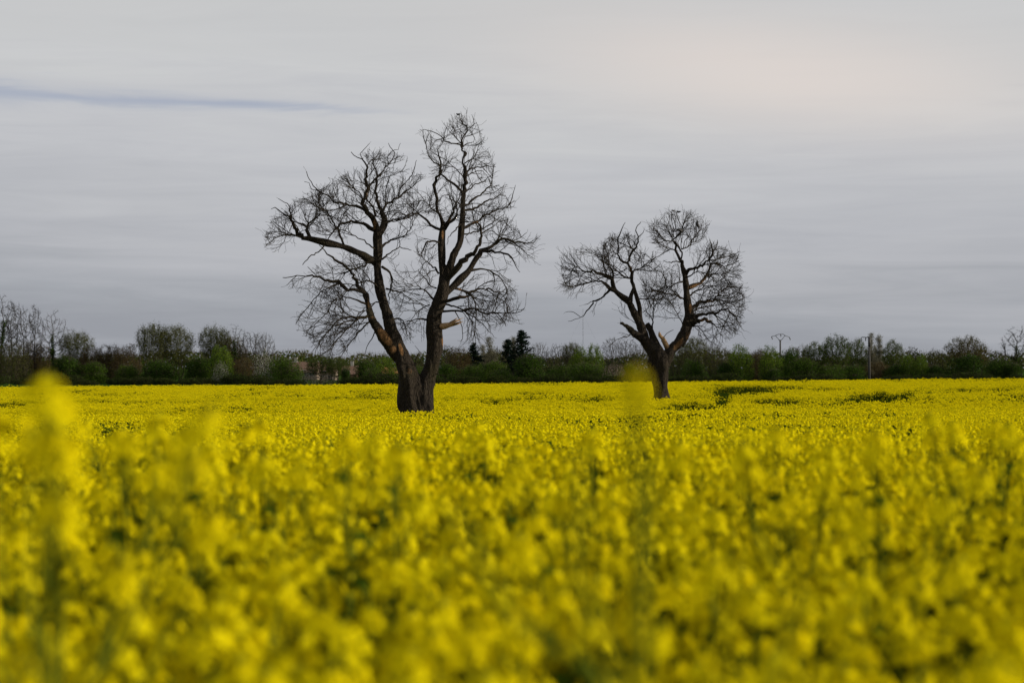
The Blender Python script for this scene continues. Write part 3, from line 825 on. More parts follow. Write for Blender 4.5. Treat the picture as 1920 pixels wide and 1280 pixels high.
# ------------------------------------------------------------------ birds perched in the bare trees
m, t = mat('crow_feathers')
n = t.noise(t.node('ShaderNodeTexCoord').outputs['Object'], 30, 3)
M['crow'] = finish(m, t, pbsdf(t, t.mix(n, (0.012, 0.012, 0.014), (0.03, 0.03, 0.034)), 0.55))
def blob(mb, c, rx, ry, rz, M_=None, seg=8, rings=6):
    b = len(mb.v)
    for j in range(rings + 1):
        ph = PI * j / rings
        for i in range(seg):
            th = 2 * PI * i / seg
            p = Vector((rx * math.sin(ph) * math.cos(th), ry * math.sin(ph) * math.sin(th), rz * math.cos(ph)))
            if M_ is not None: p = M_ @ p
            mb.v.append(p + Vector(c))
    for j in range(rings):
        for i in range(seg):
            i2 = (i + 1) % seg
            mb.f.append((b + j * seg + i, b + (j + 1) * seg + i, b + (j + 1) * seg + i2, b + j * seg + i2)); mb.m.append(0)

def bird(px, py, D, scale, rz, tilt, label):
    root = empty('bird', P(px, py, D), rz)
    tag(root, label, 'bird', 'dark birds perched in the bare trees')
    mb = MB()
    T_ = Matrix.Rotation(R(tilt), 3, 'Y')
    blob(mb, T_ @ Vector((0, 0, 0)), .17, .075, .085, T_)
    blob(mb, T_ @ Vector((.15, 0, .09)), .055, .045, .05, T_)
    mb.tube([T_ @ Vector((.06, 0, .02)), T_ @ Vector((.14, 0, .08))], [.07, .045], 8)
    mb.tube([T_ @ Vector((.18, 0, .095)), T_ @ Vector((.25, 0, .08))], [.018, .003], 5)
    mb.tube([Vector((.01, .03, -.05)), Vector((.02, .03, -.15))], [.008, .006], 4)
    mb.tube([Vector((.01, -.03, -.05)), Vector((.02, -.03, -.15))], [.008, .006], 4)
    b = mb.build('body', M['crow'], root)
    tl = MB(); tl.poly([T_ @ Vector(p) for p in ((-.12, -.04, .0), (-.12, .04, .0), (-.36, .055, -.03), (-.36, -.055, -.03))])
    tl.poly([T_ @ Vector(p) for p in ((-.12, .04, .015), (-.12, -.04, .015), (-.36, -.055, -.018), (-.36, .055, -.018))])
    tl.build('tail', M['crow'], root)
    for s_ in (1, -1):
        wg = MB(); blob(wg, T_ @ Vector((-.04, s_ * .068, .01)), .18, .022, .06, T_)
        wg.build('wing', M['crow'], root)
    for o in root.children: o.scale = (scale,) * 3
bird(859, 214, 70.6, .38, 2.6, 8, 'tiny dark bird on the very top twig of the larger bare tree')
bird(1263, 395, 93.2, .45, 0.5, 12, 'dark bird on the crown top of the smaller tree, leftmost of four')
bird(1273, 397, 93.5, .5, 2.9, 8, 'dark bird at the crown top of the smaller tree, beside another bird')
bird(1308, 421, 93.8, .85, 2.7, -62, 'upright black bird on the top right branch of the smaller tree')
bird(1275, 432, 93.2, .8, 0.4, 20, 'hunched black bird in the upper fork of the smaller tree, lowest of the birds')

# ------------------------------------------------------------------ rapeseed
def petal_flower(mb, c, n_, size, rng):
    a = n_.orthogonal().normalized(); b = n_.cross(a)
    ph = rng.uniform(0, PI)
    for k in range(4):
        th = ph + k * PI / 2
        d = a * math.cos(th) + b * math.sin(th); e = n_.cross(d)
        mb.poly([c, c + d * size * .62 + e * size * .42 + n_ * size * .12, c + d * size + n_ * size * .02, c + d * size * .62 - e * size * .42 + n_ * size * .12], 0)

def raceme(rng, lod, size=1.0):
    """flower head with its base at the origin, pointing +Z. materials 0 petal 1 bud 2 stem"""
    mb = MB()
    L_ = 0.070 * size
    if lod == 0:
        mb.tube([Vector((0, 0, -.10)), Vector((0, 0, L_))], [.0022, .0016], 3, 2, False)
        for i in range(26):
            u = rng.random() ** .8
            th = i * 2.4 + rng.uniform(-.3, .3)
            r = 0.034 * math.sqrt(max(.08, 1 - u * u * .85)) * size * rng.uniform(.75, 1.15)
            c = Vector((math.cos(th) * r, math.sin(th) * r, L_ * (0.0 + .80 * u)))
            n_ = Vector((math.cos(th), math.sin(th), .7 + rng.uniform(-.4, .5))).normalized()
            petal_flower(mb, c, n_, .0125 * size, rng)
        for i in range(12):
            th = i * 2.4; r = 0.010 * size * math.sqrt(i / 12)
            mb.octa(Vector((math.cos(th) * r, math.sin(th) * r, L_ * (.93 - .2 * i / 12))), .0032 * size, .005 * size, 1)
        for i in range(6):
            th = rng.uniform(0, 2 * PI); z = -rng.uniform(.01, .09)
            d = Vector((math.cos(th), math.sin(th), .9)).normalized()
            mb.tube([Vector((0, 0, z)), Vector((0, 0, z)) + d * .045], [.0016, .0009], 3, 2, False)
    elif lod == 1:
        for i in range(11):
            u = rng.random(); th = i * 2.4
            r = 0.028 * size * (1 - .45 * u)
            c = Vector((math.cos(th) * r, math.sin(th) * r, L_ * (.05 + .85 * u)))
            n_ = Vector((math.cos(th), math.sin(th), .8 + rng.uniform(-.5, .5))).normalized()
            a = n_.orthogonal().normalized(); b = n_.cross(a); s_ = .0145 * size
            mb.poly([c + a * s_, c + b * s_, c - a * s_, c - b * s_], 0)
        mb.octa(Vector((0, 0, L_ * .95)), .008 * size, .009 * size, 1)
    else:
        for i in range(4):
            th = i * 1.57 + rng.uniform(-.4, .4)
            n_ = Vector((math.cos(th), math.sin(th), .8 + rng.uniform(-.4, .5))).normalized()
            c = n_ * .018 * size + Vector((0, 0, L_ * rng.uniform(.2, .8)))
            a = n_.orthogonal().normalized(); b = n_.cross(a); s_ = .023 * size
            mb.poly([c + a * s_, c + b * s_ * .9, c - a * s_, c - b * s_ * .9], 0)
        mb.poly([Vector((.008, 0, L_)), Vector((-.006, .007, L_)), Vector((0, 0, L_ * 1.3))], 1)
    return mb

def leaf(mb, c, d, ln, wd, mi):
    s_ = d.cross(Vector((0, 0, 1)))
    if s_.length < 1e-3: s_ = Vector((1, 0, 0))
    s_.normalize(); up = Vector((0, 0, 1))
    a = c + d * ln * .5 + s_ * wd * .5 + up * .02; b = c + d * ln * .5 - s_ * wd * .5 + up * .02
    e = c + d * ln - up * ln * .25
    mb.poly([c, a, e, b], mi)

def plant(rng, lod):
    """returns (stalk MB, foliage MB, [(head index, matrix)]) with its top at z = 0 and the foot at -PLANT_H"""
    st, fo, heads = MB(), MB(), []
    H = PLANT_H
    lean = Vector((rng.uniform(-.06, .06), rng.uniform(-.06, .06), 0))
    foot = Vector((0, 0, -H)); top = lean
    ax = [foot, foot.lerp(top, .5) + Vector((rng.uniform(-.02, .02), rng.uniform(-.02, .02), 0)), top - Vector((0, 0, .08))]
    st.tube(ax, [.008, .006, .0035], 4 if lod == 0 else 3, 2, False)
    heads.append((0, Matrix.Translation(top - Vector((0, 0, .10)))))
    nb = rng.choice((6, 7, 8)) if lod == 0 else 8 if lod == 1 else 7
    for i in range(nb):
        th = i * 2.4 + rng.uniform(-.4, .4)
        z0 = -rng.uniform(.35, .68)
        c = foot.lerp(top, 1 + z0 / H)
        r = rng.uniform(.07, .26)
        z1 = -rng.uniform(-.02, .17) - (.16 if rng.random() < .35 else 0)
        e = Vector((math.cos(th) * r + lean.x, math.sin(th) * r + lean.y, z1 - .08))
        mid = (c + e) / 2 + Vector((math.cos(th), math.sin(th), -.3)) * .03
        st.tube([c, mid, e], [.004, .003, .0025], 3, 2, False)
        d = (e - mid).normalized()
        d = (d + Vector((0, 0, .8))).normalized()
        heads.append((rng.randrange(3), Matrix.Translation(e) @ d.to_track_quat('Z', 'Y').to_matrix().to_4x4()))
    nl = 13 if lod < 2 else 11
    for i in range(nl):
        th = i * 2.4 + rng.uniform(-.5, .5); u = rng.uniform(.35, .88)
        d = Vector((math.cos(th), math.sin(th), rng.uniform(.1, .7))).normalized()
        k = 1.0 if lod < 2 else 1.5
        leaf(fo, foot.lerp(top, u), d, rng.uniform(.10, .22) * k * (1.3 - u), rng.uniform(.03, .055) * k, 3)
    return st, fo, heads

rg = random.Random(5)
PM = [M['petal'], M['bud'], M['stem'], M['rleaf']]
head0 = [raceme(rg, 0, k) for k in (1.15, .95, .8)]
head_me = [h.mesh('flower_head', PM[:3], False) for h in head0]
near_protos = []
for k in range(6):
    st, fo, hs = plant(rg, 0)
    near_protos.append((st.mesh('stalk', PM, False), fo.mesh('leaves', PM, False), hs, st, fo))

def joined(lod, kk, flowers=True):
    out = []
    for k in range(kk):
        st, fo, hs = plant(rg, lod)
        mb = MB(); mb.add(st, Matrix()); mb.add(fo, Matrix())
        if flowers:
            for hi, Mx in hs:
                mb.add(head0[hi] if lod == 0 else raceme(rg, lod, (1.1, .95, .85)[hi]), Mx)
        else:
            for hi, Mx in hs:
                for q in range(3):
                    th = rg.uniform(0, 6.28)
                    leaf(mb, Mx.translation + Vector((0, 0, -.1 * q)), Vector((math.cos(th), math.sin(th), .5)).normalized(), .16, .05, 3)
        o = bpy.data.objects.new('rapeseed_plant_source', mb.mesh('rapeseed_plant', PM, False))
        out.append(o)
    return out
near_src = joined(0, 4); mid_src = joined(1, 4); far_src = joined(2, 4); green_src = joined(2, 2, False)
sources = near_src + mid_src + far_src + green_src

# gaps in the crop (wheel tracks and thin patches), given where they lie in the photo: cx, cy, half width, half height, tilt
GAPS = [(1385, 730, 66, 7, 0), (1445, 725, 56, 3.0, -2), (1352, 746, 18, 12, 0), (1300, 761, 52, 6.5, 0), (1232, 764, 20, 2.5, 0), (1455, 751, 56, 4.2, 0),
        (1640, 742, 55, 6.5, 0), (1685, 740, 30, 3, 0), (1740, 746, 20, 3, 0), (20, 757, 34, 4, 0), (1545, 728, 40, 1.6, 0), (700, 744, 50, 1.8, 0), (620, 745, 22, 1.5, 0),
        (180, 752, 22, 2, 0), (150, 733, 22, 1.4, 0), (210, 739, 35, 1, 0), (250, 752, 24, 1.5, 0), (550, 741, 40, 1.3, 0), (1000, 735, 40, 1.5, 0), (930, 752, 30, 1.6, 0), (1830, 730, 60, 1.8, 0),
        (1600, 752, 40, 1.5, 0), (1110, 748, 40, 1.6, 0), (1900, 742, 35, 1.8, 0)]
RNG = np.random.RandomState(3)
def scatter():
    pts = []
    bands = [(0.9, 6.0, 29), (6.0, 14, 31), (14, 30, 28), (30, 60, 20), (60, 100, 15), (100, 153, 12.0)]
    out = []
    for a, b, den in bands:
        hw = b * 960 / F * 1.06 + (1.2 if b < 20 else 2.5)
        n_ = int((b - a) * 2 * hw * den)
        y = RNG.uniform(a, b, n_); x = RNG.uniform(-hw, hw, n_)
        keep = np.abs(x) < (y * 960 / F * 1.05 + (1.0 if b < 20 else 2.0))
        x, y = x[keep], y[keep]
        keep = y < 150 + 2.0 * np.sin(x * .15) + RNG.uniform(-1, 1, len(y))
        out.append(np.stack([x[keep], y[keep]], 1))
    return np.concatenate(out)
XY = scatter()
tp = tops(XY[:, 0], XY[:, 1])
px = 960 + XY[:, 0] / XY[:, 1] * F
py = HY - tp / XY[:, 1] * F
jig = np.array([noise.noise(Vector((a * .9, b * .25, 0))) for a, b in XY])
gap = np.zeros(len(XY), bool)
for cx, cy, hx, hy, ang in GAPS:
    dd = ((px - cx) / (hx * 1.1)) ** 2 + ((py - cy) / (hy * 1.35 + 1.0)) ** 2
    gap |= dd < (1.05 + .9 * jig) * RNG.uniform(.65, 1.35, len(dd))
# keep the crop off the trunks
for tx, ty, D_, r_ in ((785, 0, 70, .75), (1240, 0, 93, .6)):
    q = P(tx, 700, D_)
    far = np.hypot(XY[:, 0] - q.x, XY[:, 1] - q.y) > r_
    XY, tp, px, py, gap, jig = XY[far], tp[far], px[far], py[far], gap[far], jig[far]
dist = XY[:, 1]
N = len(XY)
hgt = RNG.normal(0, 0.055, N) + 0.05 * np.array([noise.noise(Vector((a * .7, b * .7, 5))) for a, b in XY])
tall = RNG.random(N) < 0.035
hgt += np.where(tall & (dist < 60), RNG.uniform(.03, .10, N), 0)
hgt = np.where(dist < 2.4, np.minimum(hgt, 0.0) - .03, hgt)
hgt = np.where(gap, hgt - RNG.uniform(.35, .8, N), hgt)
# patches a few metres across stand a little thinner and greener
thin_n = np.array([noise.noise(Vector((a * .22, b * .09, 9))) for a, b in XY])
greenish = gap & (RNG.random(N) < .86)
greenish |= (thin_n > .20) & (RNG.random(N) < .30) & (dist > 18)
kind = np.where(dist < 14, RNG.randint(0, 4, N), np.where(dist < 42, 4 + RNG.randint(0, 4, N), 8 + RNG.randint(0, 4, N)))
kind = np.where(greenish, 12 + RNG.randint(0, 2, N), kind)
rotz = RNG.uniform(0, 2 * PI, N)
tilt = RNG.normal(0, 1, (N, 2)) * np.where(dist < 14, .13, .08)[:, None]
zt = EYE + tp + hgt
inview = (np.abs(px - 960) < 1040) & (dist > 1.9)
order = [i for i in np.argsort(dist) if inview[i] and not greenish[i]][:284]
near_set = set(int(i) for i in order)

def plant_obj(x, y, ztop, rz, tl, k, label, group):
    root = empty('rapeseed_plant', (x, y, ztop - PLANT_H))
    root.rotation_euler = (tl[0], tl[1], rz)
    tag(root, label, 'plant', group)
    stm, fom, hs = near_protos[k][:3]
    up = Matrix.Translation((0, 0, PLANT_H))
    link_mesh('stalk', stm, root, up)
    link_mesh('leaves', fom, root, up)
    for hi, Mx in hs:
        link_mesh('flower_head', head_me[hi], root, up @ Mx)
    return root
for i in order:
    plant_obj(float(XY[i, 0]), float(XY[i, 1]), float(zt[i]), float(rotz[i]), tilt[i], int(i) % 6,
              'rapeseed plant in yellow bloom among the blurred nearest ones', 'blurred rapeseed plants in the foreground')
# plants that stand out above the rest
STAND = [(90, 716, 2.7, 'tallest blurred rapeseed plant, rising above the field edge at far left'),
         (112, 760, 2.9, 'second blurred rapeseed head just below the tallest one at far left'),
         (1192, 708, 1.75, 'lone blurred rapeseed tip in front of the smaller tree trunk'),
         (488, 772, 6.1, 'blurred rapeseed head standing out left of the large bare trunk'),
         (296, 778, 6.7, 'blurred rapeseed head standing out between the tall far left one and the bare trees'),
         (228, 783, 4.6, 'broad blurred rapeseed head right of the tallest far left plant'),
         (650, 790, 4.6, 'broad blurred rapeseed head below and left of the large bare trunk'),
         (1110, 786, 5.2, 'blurred rapeseed head raised left of and below the smaller tree'),
         (1455, 782, 5.2, 'raised blurred rapeseed head right of and below the smaller tree'),
         (1640, 786, 4.3, 'broad raised blurred rapeseed head below the concrete utility pole'),
         (1785, 776, 6.7, 'blurred rapeseed head standing out towards the right edge'),
         (1890, 778, 6.4, 'raised blurred rapeseed head nearest the right edge'),
         (350, 784, 5.8, 'blurred rapeseed head just right of a smaller raised head on the left'),
         (745, 812, 4.9, 'blurred rapeseed head straight below the large bare trunk'),
         (892, 782, 8.7, 'small blurred rapeseed head just right of the large bare trunk')]
for k, (sx, sy, D_, lab) in enumerate(STAND):
    q = P(sx, sy, D_)
    if k < 3: q.z += .075 if k == 2 else .035
    ln_ = Matrix.Rotation(k * 1.3, 3, 'Z') @ near_protos[k % 6][2][0][1].translation
    q.x -= ln_.x; q.y -= ln_.y
    r_ = plant_obj(q.x, q.y, q.z, k * 1.3, (0, 0), k % 6, lab, 'blurred rapeseed plants in the foreground')
    if k < 3:
        for c in [c for c in r_.children if c.name.startswith('leaves')]: bpy.data.objects.remove(c)
    if k == 2:      # a thin shoot that carries only a few flowers
        heads_ = [c for c in r_.children if c.name.startswith('flower_head')]
        for c in heads_[1:]:
            bpy.data.objects.remove(c)
        heads_[0].scale = (.30, .30, .45)

rest = np.array([i for i in range(N) if i not in near_set])
me = bpy.data.meshes.new('rapeseed_crop')
me.vertices.add(len(rest))
co = np.stack([XY[rest, 0], XY[rest, 1], zt[rest]], 1)
me.vertices.foreach_set('co', co.astype(np.float32).ravel())
at = me.attributes.new('kind', 'INT', 'POINT'); at.data.foreach_set('value', kind[rest].astype(np.int32))
at = me.attributes.new('rot', 'FLOAT_VECTOR', 'POINT')
at.data.foreach_set('vector', np.stack([tilt[rest, 0], tilt[rest, 1], rotz[rest]], 1).astype(np.float32).ravel())
crop = bpy.data.objects.new('rapeseed_crop', me); COL.objects.link(crop)
tag(crop, 'dense yellow flowering rapeseed crop filling the whole field', 'crop', kind='stuff')
ng = bpy.data.node_groups.new('rapeseed_instances', 'GeometryNodeTree')
ng.interface.new_socket('Geometry', in_out='INPUT', socket_type='NodeSocketGeometry')
ng.interface.new_socket('Geometry', in_out='OUTPUT', socket_type='NodeSocketGeometry')
gi = ng.nodes.new('NodeGroupInput'); go = ng.nodes.new('NodeGroupOutput')
kn = ng.nodes.new('GeometryNodeInputNamedAttribute'); kn.data_type = 'INT'; kn.inputs['Name'].default_value = 'kind'
rn = ng.nodes.new('GeometryNodeInputNamedAttribute'); rn.data_type = 'FLOAT_VECTOR'; rn.inputs['Name'].default_value = 'rot'
join = ng.nodes.new('GeometryNodeJoinGeometry')
for k, src in enumerate(sources):
    oi = ng.nodes.new('GeometryNodeObjectInfo'); oi.inputs['Object'].default_value = src; oi.inputs['As Instance'].default_value = True
    cp = ng.nodes.new('FunctionNodeCompare'); cp.data_type = 'INT'; cp.operation = 'EQUAL'
    ng.links.new(kn.outputs['Attribute'], cp.inputs[2]); cp.inputs[3].default_value = k
    ip = ng.nodes.new('GeometryNodeInstanceOnPoints')
    ng.links.new(gi.outputs[0], ip.inputs['Points']); ng.links.new(cp.outputs[0], ip.inputs['Selection'])
    ng.links.new(oi.outputs['Geometry'], ip.inputs['Instance']); ng.links.new(rn.outputs['Attribute'], ip.inputs['Rotation'])
    ng.links.new(ip.outputs[0], join.inputs[0])
ng.links.new(join.outputs[0], go.inputs[0])
md = crop.modifiers.new('plants', 'NODES'); md.node_group = ng

# ------------------------------------------------------------------ tree line: materials
M['fol_dark'] = leaf_mat('foliage_dark_green', (0.016, 0.038, 0.008), (0.040, 0.072, 0.012), 0.25, .9)
M['fol_green'] = leaf_mat('foliage_green', (0.032, 0.068, 0.010), (0.070, 0.115, 0.016), 0.3, .8)
M['fol_bright'] = leaf_mat('foliage_fresh_green', (0.085, 0.150, 0.014), (0.15, 0.21, 0.024), 0.35, .8)
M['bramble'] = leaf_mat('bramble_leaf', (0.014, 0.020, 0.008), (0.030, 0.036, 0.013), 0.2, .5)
M['fol_olive'] = leaf_mat('foliage_olive_buds', (0.052, 0.060, 0.020), (0.092, 0.100, 0.028), 0.3, .8)
M['fol_brown'] = leaf_mat('foliage_brown_buds', (0.062, 0.046, 0.019), (0.090, 0.068, 0.027), 0.25, .8)
M['fol_grey'] = leaf_mat('foliage_grey_poplar', (0.12, 0.12, 0.085), (0.17, 0.165, 0.11), 0.3, .8)
M['fol_conifer'] = leaf_mat('foliage_conifer', (0.006, 0.013, 0.009), (0.014, 0.026, 0.016), 0.1, .8)
M['blossom'] = leaf_mat('white_blossom', (0.40, 0.40, 0.34), (0.60, 0.60, 0.54), 0.3, .8)
M['pinkbloss'] = leaf_mat('pale_pink_blossom', (0.36, 0.28, 0.22), (0.5, 0.42, 0.36), 0.3, .8)
m, t = mat('hedge_wood')
n = t.noise(t.node('ShaderNodeTexCoord').outputs['Object'], 3, 4)
M['hwood'] = finish(m, t, pbsdf(t, t.mix(n, (0.020, 0.017, 0.013), (0.050, 0.043, 0.034)), 0.9, None, .1))
m, t = mat('hedge_wood_pale')
n = t.noise(t.node('ShaderNodeTexCoord').outputs['Object'], 3, 4)
M['hwoodp'] = finish(m, t, pbsdf(t, t.mix(n, (0.055, 0.048, 0.036), (0.10, 0.09, 0.07)), 0.9, None, .1))

def rv(rng, s_=1.0): return Vector((rng.gauss(0, s_), rng.gauss(0, s_), rng.gauss(0, s_)))

def leafcard(mb, c, size, rng, mi):
    a = rv(rng).normalized(); b = a.orthogonal().normalized()
    b = (b * math.cos(rng.uniform(0, 6)) + a.cross(b) * math.sin(rng.uniform(0, 6)))
    mb.poly([c + a * size, c + b * size * .6, c - a * size * .9, c - b * size * .55], mi)

def sliver(mb, c, d, ln, wd, mi):
    s_ = d.orthogonal().normalized() * wd
    mb.poly([c - s_, c + s_, c + d * ln], mi)

def env_pts(kind, n_, rng):
    """attractors in a crown envelope; unit tree: height 1, full width 1"""
    out = []
    while len(out) < n_:
        x, y, z = rng.uniform(-.5, .5), rng.uniform(-.5, .5), rng.uniform(0.02, 1)
        r = math.hypot(x, y)
        if kind == 'round': ok = (r / .5) ** 2 + ((z - .62) / .38) ** 2 < 1
        elif kind == 'tall': ok = r < .5 * (math.sin(PI * min(1, max(0, (z - .22) / .80))) ** .6 if z > .22 else 0)
        elif kind == 'vase': ok = r < .5 * min(1, max(0, (z - .12) / .55)) ** .7 * (1 if z < .75 else math.sqrt(max(0, 1 - ((z - .75) / .25) ** 2)))
        elif kind == 'bush': ok = (r / .5) ** 2 + ((z - .35) / .65) ** 2 < 1
        elif kind == 'column': ok = r < .5 * min(1, (z + .02) / .12) * max(0, 1 - z) ** .55 * 1.15
        else: ok = True
        if ok: out.append(Vector((x, y, z)))
    return out

def make_kind(env, H, Wd, seed, natt, leafmat, nleaf, lsize, nsl, slen, trunk_r, stems=1, woodmat='hwood', second=None, sfrac=0, step=None, tw=0.013, trunk_h=.3, ivy=False):
    """one far tree/bush model as a (trunk mesh, crown mesh) pair, height H, width Wd"""
    rng = random.Random(seed)
    nleaf = int(nleaf * 2.8); lsize *= .66
    nodes, parent, limb, dirs = [], [], [], []
    for s_ in range(stems):
        th = 2 * PI * s_ / stems + rng.random()
        off = Vector((math.cos(th), math.sin(th), 0)) * (0 if stems == 1 else Wd * .12)
        p = off.copy(); k = max(2, int(trunk_h * H / .4)); prev = -1
        for j in range(k + 1):
            nodes.append(p.copy()); parent.append(prev if prev >= 0 else 0); limb.append(0); dirs.append(Vector((0, 0, 1)))
            prev = len(nodes) - 1
            p = p + Vector((rng.gauss(0, .05), rng.gauss(0, .05), 1)) * (trunk_h * H / k) + off * .25
    n0 = len(nodes)
    att = [Vector((a.x * Wd, a.y * Wd, a.z * H)) for a in env_pts(env, natt, rng)]
    # clump the attractors a little so that the crown has gaps
    cl = [Vector((rng.uniform(-.5, .5) * Wd, rng.uniform(-.5, .5) * Wd, rng.uniform(0, 1) * H)) for _ in range(14)]
    step = step or max(.22, H / 34)
    att = [a for a in att if not any((a - c).length < H * .075 for c in cl)]
    colonise(nodes, parent, limb, att, rng, step, H * .45, step * 1.5, 50, .22, .7, Vector((0, 0, .12)), dirs)
    rad = pipe(n0, nodes, parent, tw, 2.2)
    tr, cr = MB(), MB()
    base_r = trunk_r
    seq = {}
    for s_ in range(stems):
        k = n0 // stems
        idx = list(range(s_ * k, (s_ + 1) * k))
        rr = [base_r * (1 - .35 * j / len(idx)) * (1.35 if j == 0 else 1) for j in range(len(idx))]
        for i, r_ in zip(idx, rr): rad[i] = r_
        tr.tube([nodes[i] for i in idx], rr, 7)
    for i in range(n0, len(nodes)): rad[i] = min(rad[i], rad[parent[i]] * .92)
    for i in range(n0, len(nodes)): rad[i] = max(rad[i], tw)
    for ch in chains(n0, nodes, parent, rad):
        mb = tr if rad[ch[1]] > base_r * .45 else cr
        mb.tube([nodes[i] for i in ch], [rad[ch[1]]] + [rad[i] for i in ch[1:]], 4 if rad[ch[1]] > .04 else 3, 0, False)
    grown = list(range(n0, len(nodes)))
    outer = [i for i in grown if rad[i] < tw * 2.5] or grown
    for _ in range(nsl):
        i = rng.choice(outer); d = (dirs[i] + rv(rng, .55) + Vector((0, 0, .25))).normalized()
        sliver(cr, nodes[i], d, slen * rng.uniform(.5, 1.2), tw * .9, 0)
    for _ in range(nleaf):
        i = rng.choice(outer); c = nodes[i] + rv(rng, slen * .38)
        if c.z < .05: continue
        leafcard(cr, c, lsize * rng.uniform(.6, 1.3), rng, 2 if rng.random() < sfrac else 1)
    if ivy:
        for _ in range(1400):
            i = rng.choice([k for k in range(len(nodes)) if rad[k] > .06 and nodes[k].z < H * .72])
            leafcard(cr, nodes[i] + rv(rng, .22), .13, rng, 2)
    mats = [M[woodmat], M[leafmat] if leafmat else M[woodmat], M[second] if second else M[woodmat]]
    return tr.mesh('trunk', [M[woodmat]]), cr.mesh('crown', mats, False)

def make_dense(H, Wd, seed, leafmat, n_, lsize, second=None, sfrac=0, lobes=9):
    """leafy bush: overlapping uneven lobes filled with leaf clumps, on several stems"""
    rng = random.Random(seed)
    tr, cr = MB(), MB()
    n_ = int(n_ * 2.1); lsize *= .66
    L_ = []
    for k in range(lobes):
        r = rng.uniform(.20, .34)
        x, y = rng.uniform(-.5 + r * .8, .5 - r * .8), rng.uniform(-.35, .35)
        zt_ = (1 - .9 * (x * 1.6) ** 2) * rng.uniform(.78, 1.0)
        L_.append((Vector((x * Wd, y * Wd, max(.12, zt_ - r * .9) * H)), r * Wd * .75, r * H * 1.0))
        L_.append((Vector((x * Wd * 1.1, y * Wd, .22 * H)), r * Wd * .85, .28 * H))
    for c, rx, rz_ in L_[::2]:
        f = Vector((c.x * .35 + rng.gauss(0, .1), c.y * .4, 0))
        pts = [f, f.lerp(c, .5) + rv(rng, .1), c + Vector((0, 0, rz_ * .5))]
        tr.tube(pts, [.09, .06, .03], 5)
    tot = sum(a[1] ** 2 for a in L_)
    for c, rx, rz_ in L_:
        k = int(n_ * rx * rx / tot)
        for _ in range(k):
            d = rv(rng).normalized(); u = rng.random() ** .38
            bump = 1 + .25 * noise.noise(d * 2.3 + c)
            p = c + Vector((d.x * rx, d.y * rx, d.z * rz_)) * u * bump
            if p.z < .03: continue
            leafcard(cr, p, lsize * rng.uniform(.6, 1.35), rng, 2 if rng.random() < sfrac else 1)
        for _ in range(k // 9):
            d = (rv(rng).normalized() + Vector((0, 0, .5))).normalized()
            sliver(cr, c + Vector((d.x * rx, d.y * rx, d.z * rz_)) * .8, d, rz_ * rng.uniform(.25, .5), .02, 0)
    return tr.mesh('trunk', [M['hwood']]), cr.mesh('crown', [M['hwood'], M[leafmat], M[second] if second else M[leafmat]], False)

def make_conifer(H, Wd, seed):
    rng = random.Random(seed)
    tr, cr = MB(), MB()
    tr.tube([Vector((0, 0, 0)), Vector((.05, 0, H * .5)), Vector((0, 0, H))], [.22, .13, .02], 7)
    z = H * .06
    while z < H * .985:
        u = z / H
        rad_ = Wd * .5 * (1 - u) ** .7 * rng.uniform(.75, 1.12)
        for k in range(rng.choice((4, 5, 6))):
            th = rng.uniform(0, 2 * PI); ln = rad_ * rng.uniform(.6, 1.1) + .12
            d = Vector((math.cos(th), math.sin(th), rng.uniform(-.25, .12)))
            e = Vector((0, 0, z)) + d * ln + Vector((0, 0, ln * .12))
            cr.tube([Vector((0, 0, z)), e], [.03, .01], 3, 0, False)
            for q in range(int(22 + ln * 30)):
                v = rng.random() ** .7
                c = Vector((0, 0, z)).lerp(e, v) + Vector((rng.gauss(0, .13), rng.gauss(0, .13), rng.gauss(-.05, .10)))
                leafcard(cr, c, .12 * rng.uniform(.6, 1.2), rng, 1)
        z += H * .028 * rng.uniform(.8, 1.3)
    return tr.mesh('trunk', [M['hwood']]), cr.mesh('crown', [M['hwood'], M['fol_conifer']], False)

K = {}
def variants(name, fn, n_): K[name] = [fn(s_) for s_ in range(n_)]
# name: (native height, native width)
SZ = {'tall': (14, 5), 'tallivy': (14, 6), 'round': (9, 8), 'olive': (9, 7.5), 'brown': (6, 6), 'greybush': (6, 6), 'dark': (5, 7), 'green': (5, 6), 'bright': (5.5, 4.5), 'bloss': (5, 4.5),
      'pink': (3.5, 5), 'conifer': (9, 5), 'poplar': (10, 1.6), 'lowbrown': (2.6, 6), 'openbud': (8, 6.5), 'brownleaf': (7, 8)}
variants('tall', lambda s_: make_kind('tall', 14, 5, 100 + s_, 520, 'fol_olive', 250, .07, 1500, .8, .17, trunk_h=.42, tw=.022), 4)
variants('tallivy', lambda s_: make_kind('tall', 14, 6, 120 + s_, 420, 'fol_olive', 300, .07, 1300, .8, .22, trunk_h=.42, tw=.022, ivy=True, second='fol_dark'), 2)
variants('round', lambda s_: make_kind('round', 9, 8, 140 + s_, 900, 'fol_olive', 500, .07, 2600, .65, .24, trunk_h=.26, tw=.018), 3)
variants('olive', lambda s_: make_kind('vase', 9, 7.5, 160 + s_, 620, 'fol_olive', 6500, .11, 2400, .8, .16, 3, trunk_h=.12, tw=.018), 3)
variants('openbud', lambda s_: make_kind('round', 8, 6.5, 180 + s_, 620, 'fol_green', 4200, .12, 1500, .6, .20, trunk_h=.25, tw=.02, second='fol_olive', sfrac=.5), 3)
variants('brown', lambda s_: make_kind('bush', 6, 6, 200 + s_, 620, 'fol_brown', 5200, .10, 2800, .7, .07, 5, trunk_h=.1, tw=.016), 3)
variants('greybush', lambda s_: make_kind('bush', 6, 6, 220 + s_, 620, 'fol_olive', 3600, .10, 3200, .75, .07, 5, trunk_h=.1, tw=.018), 3)
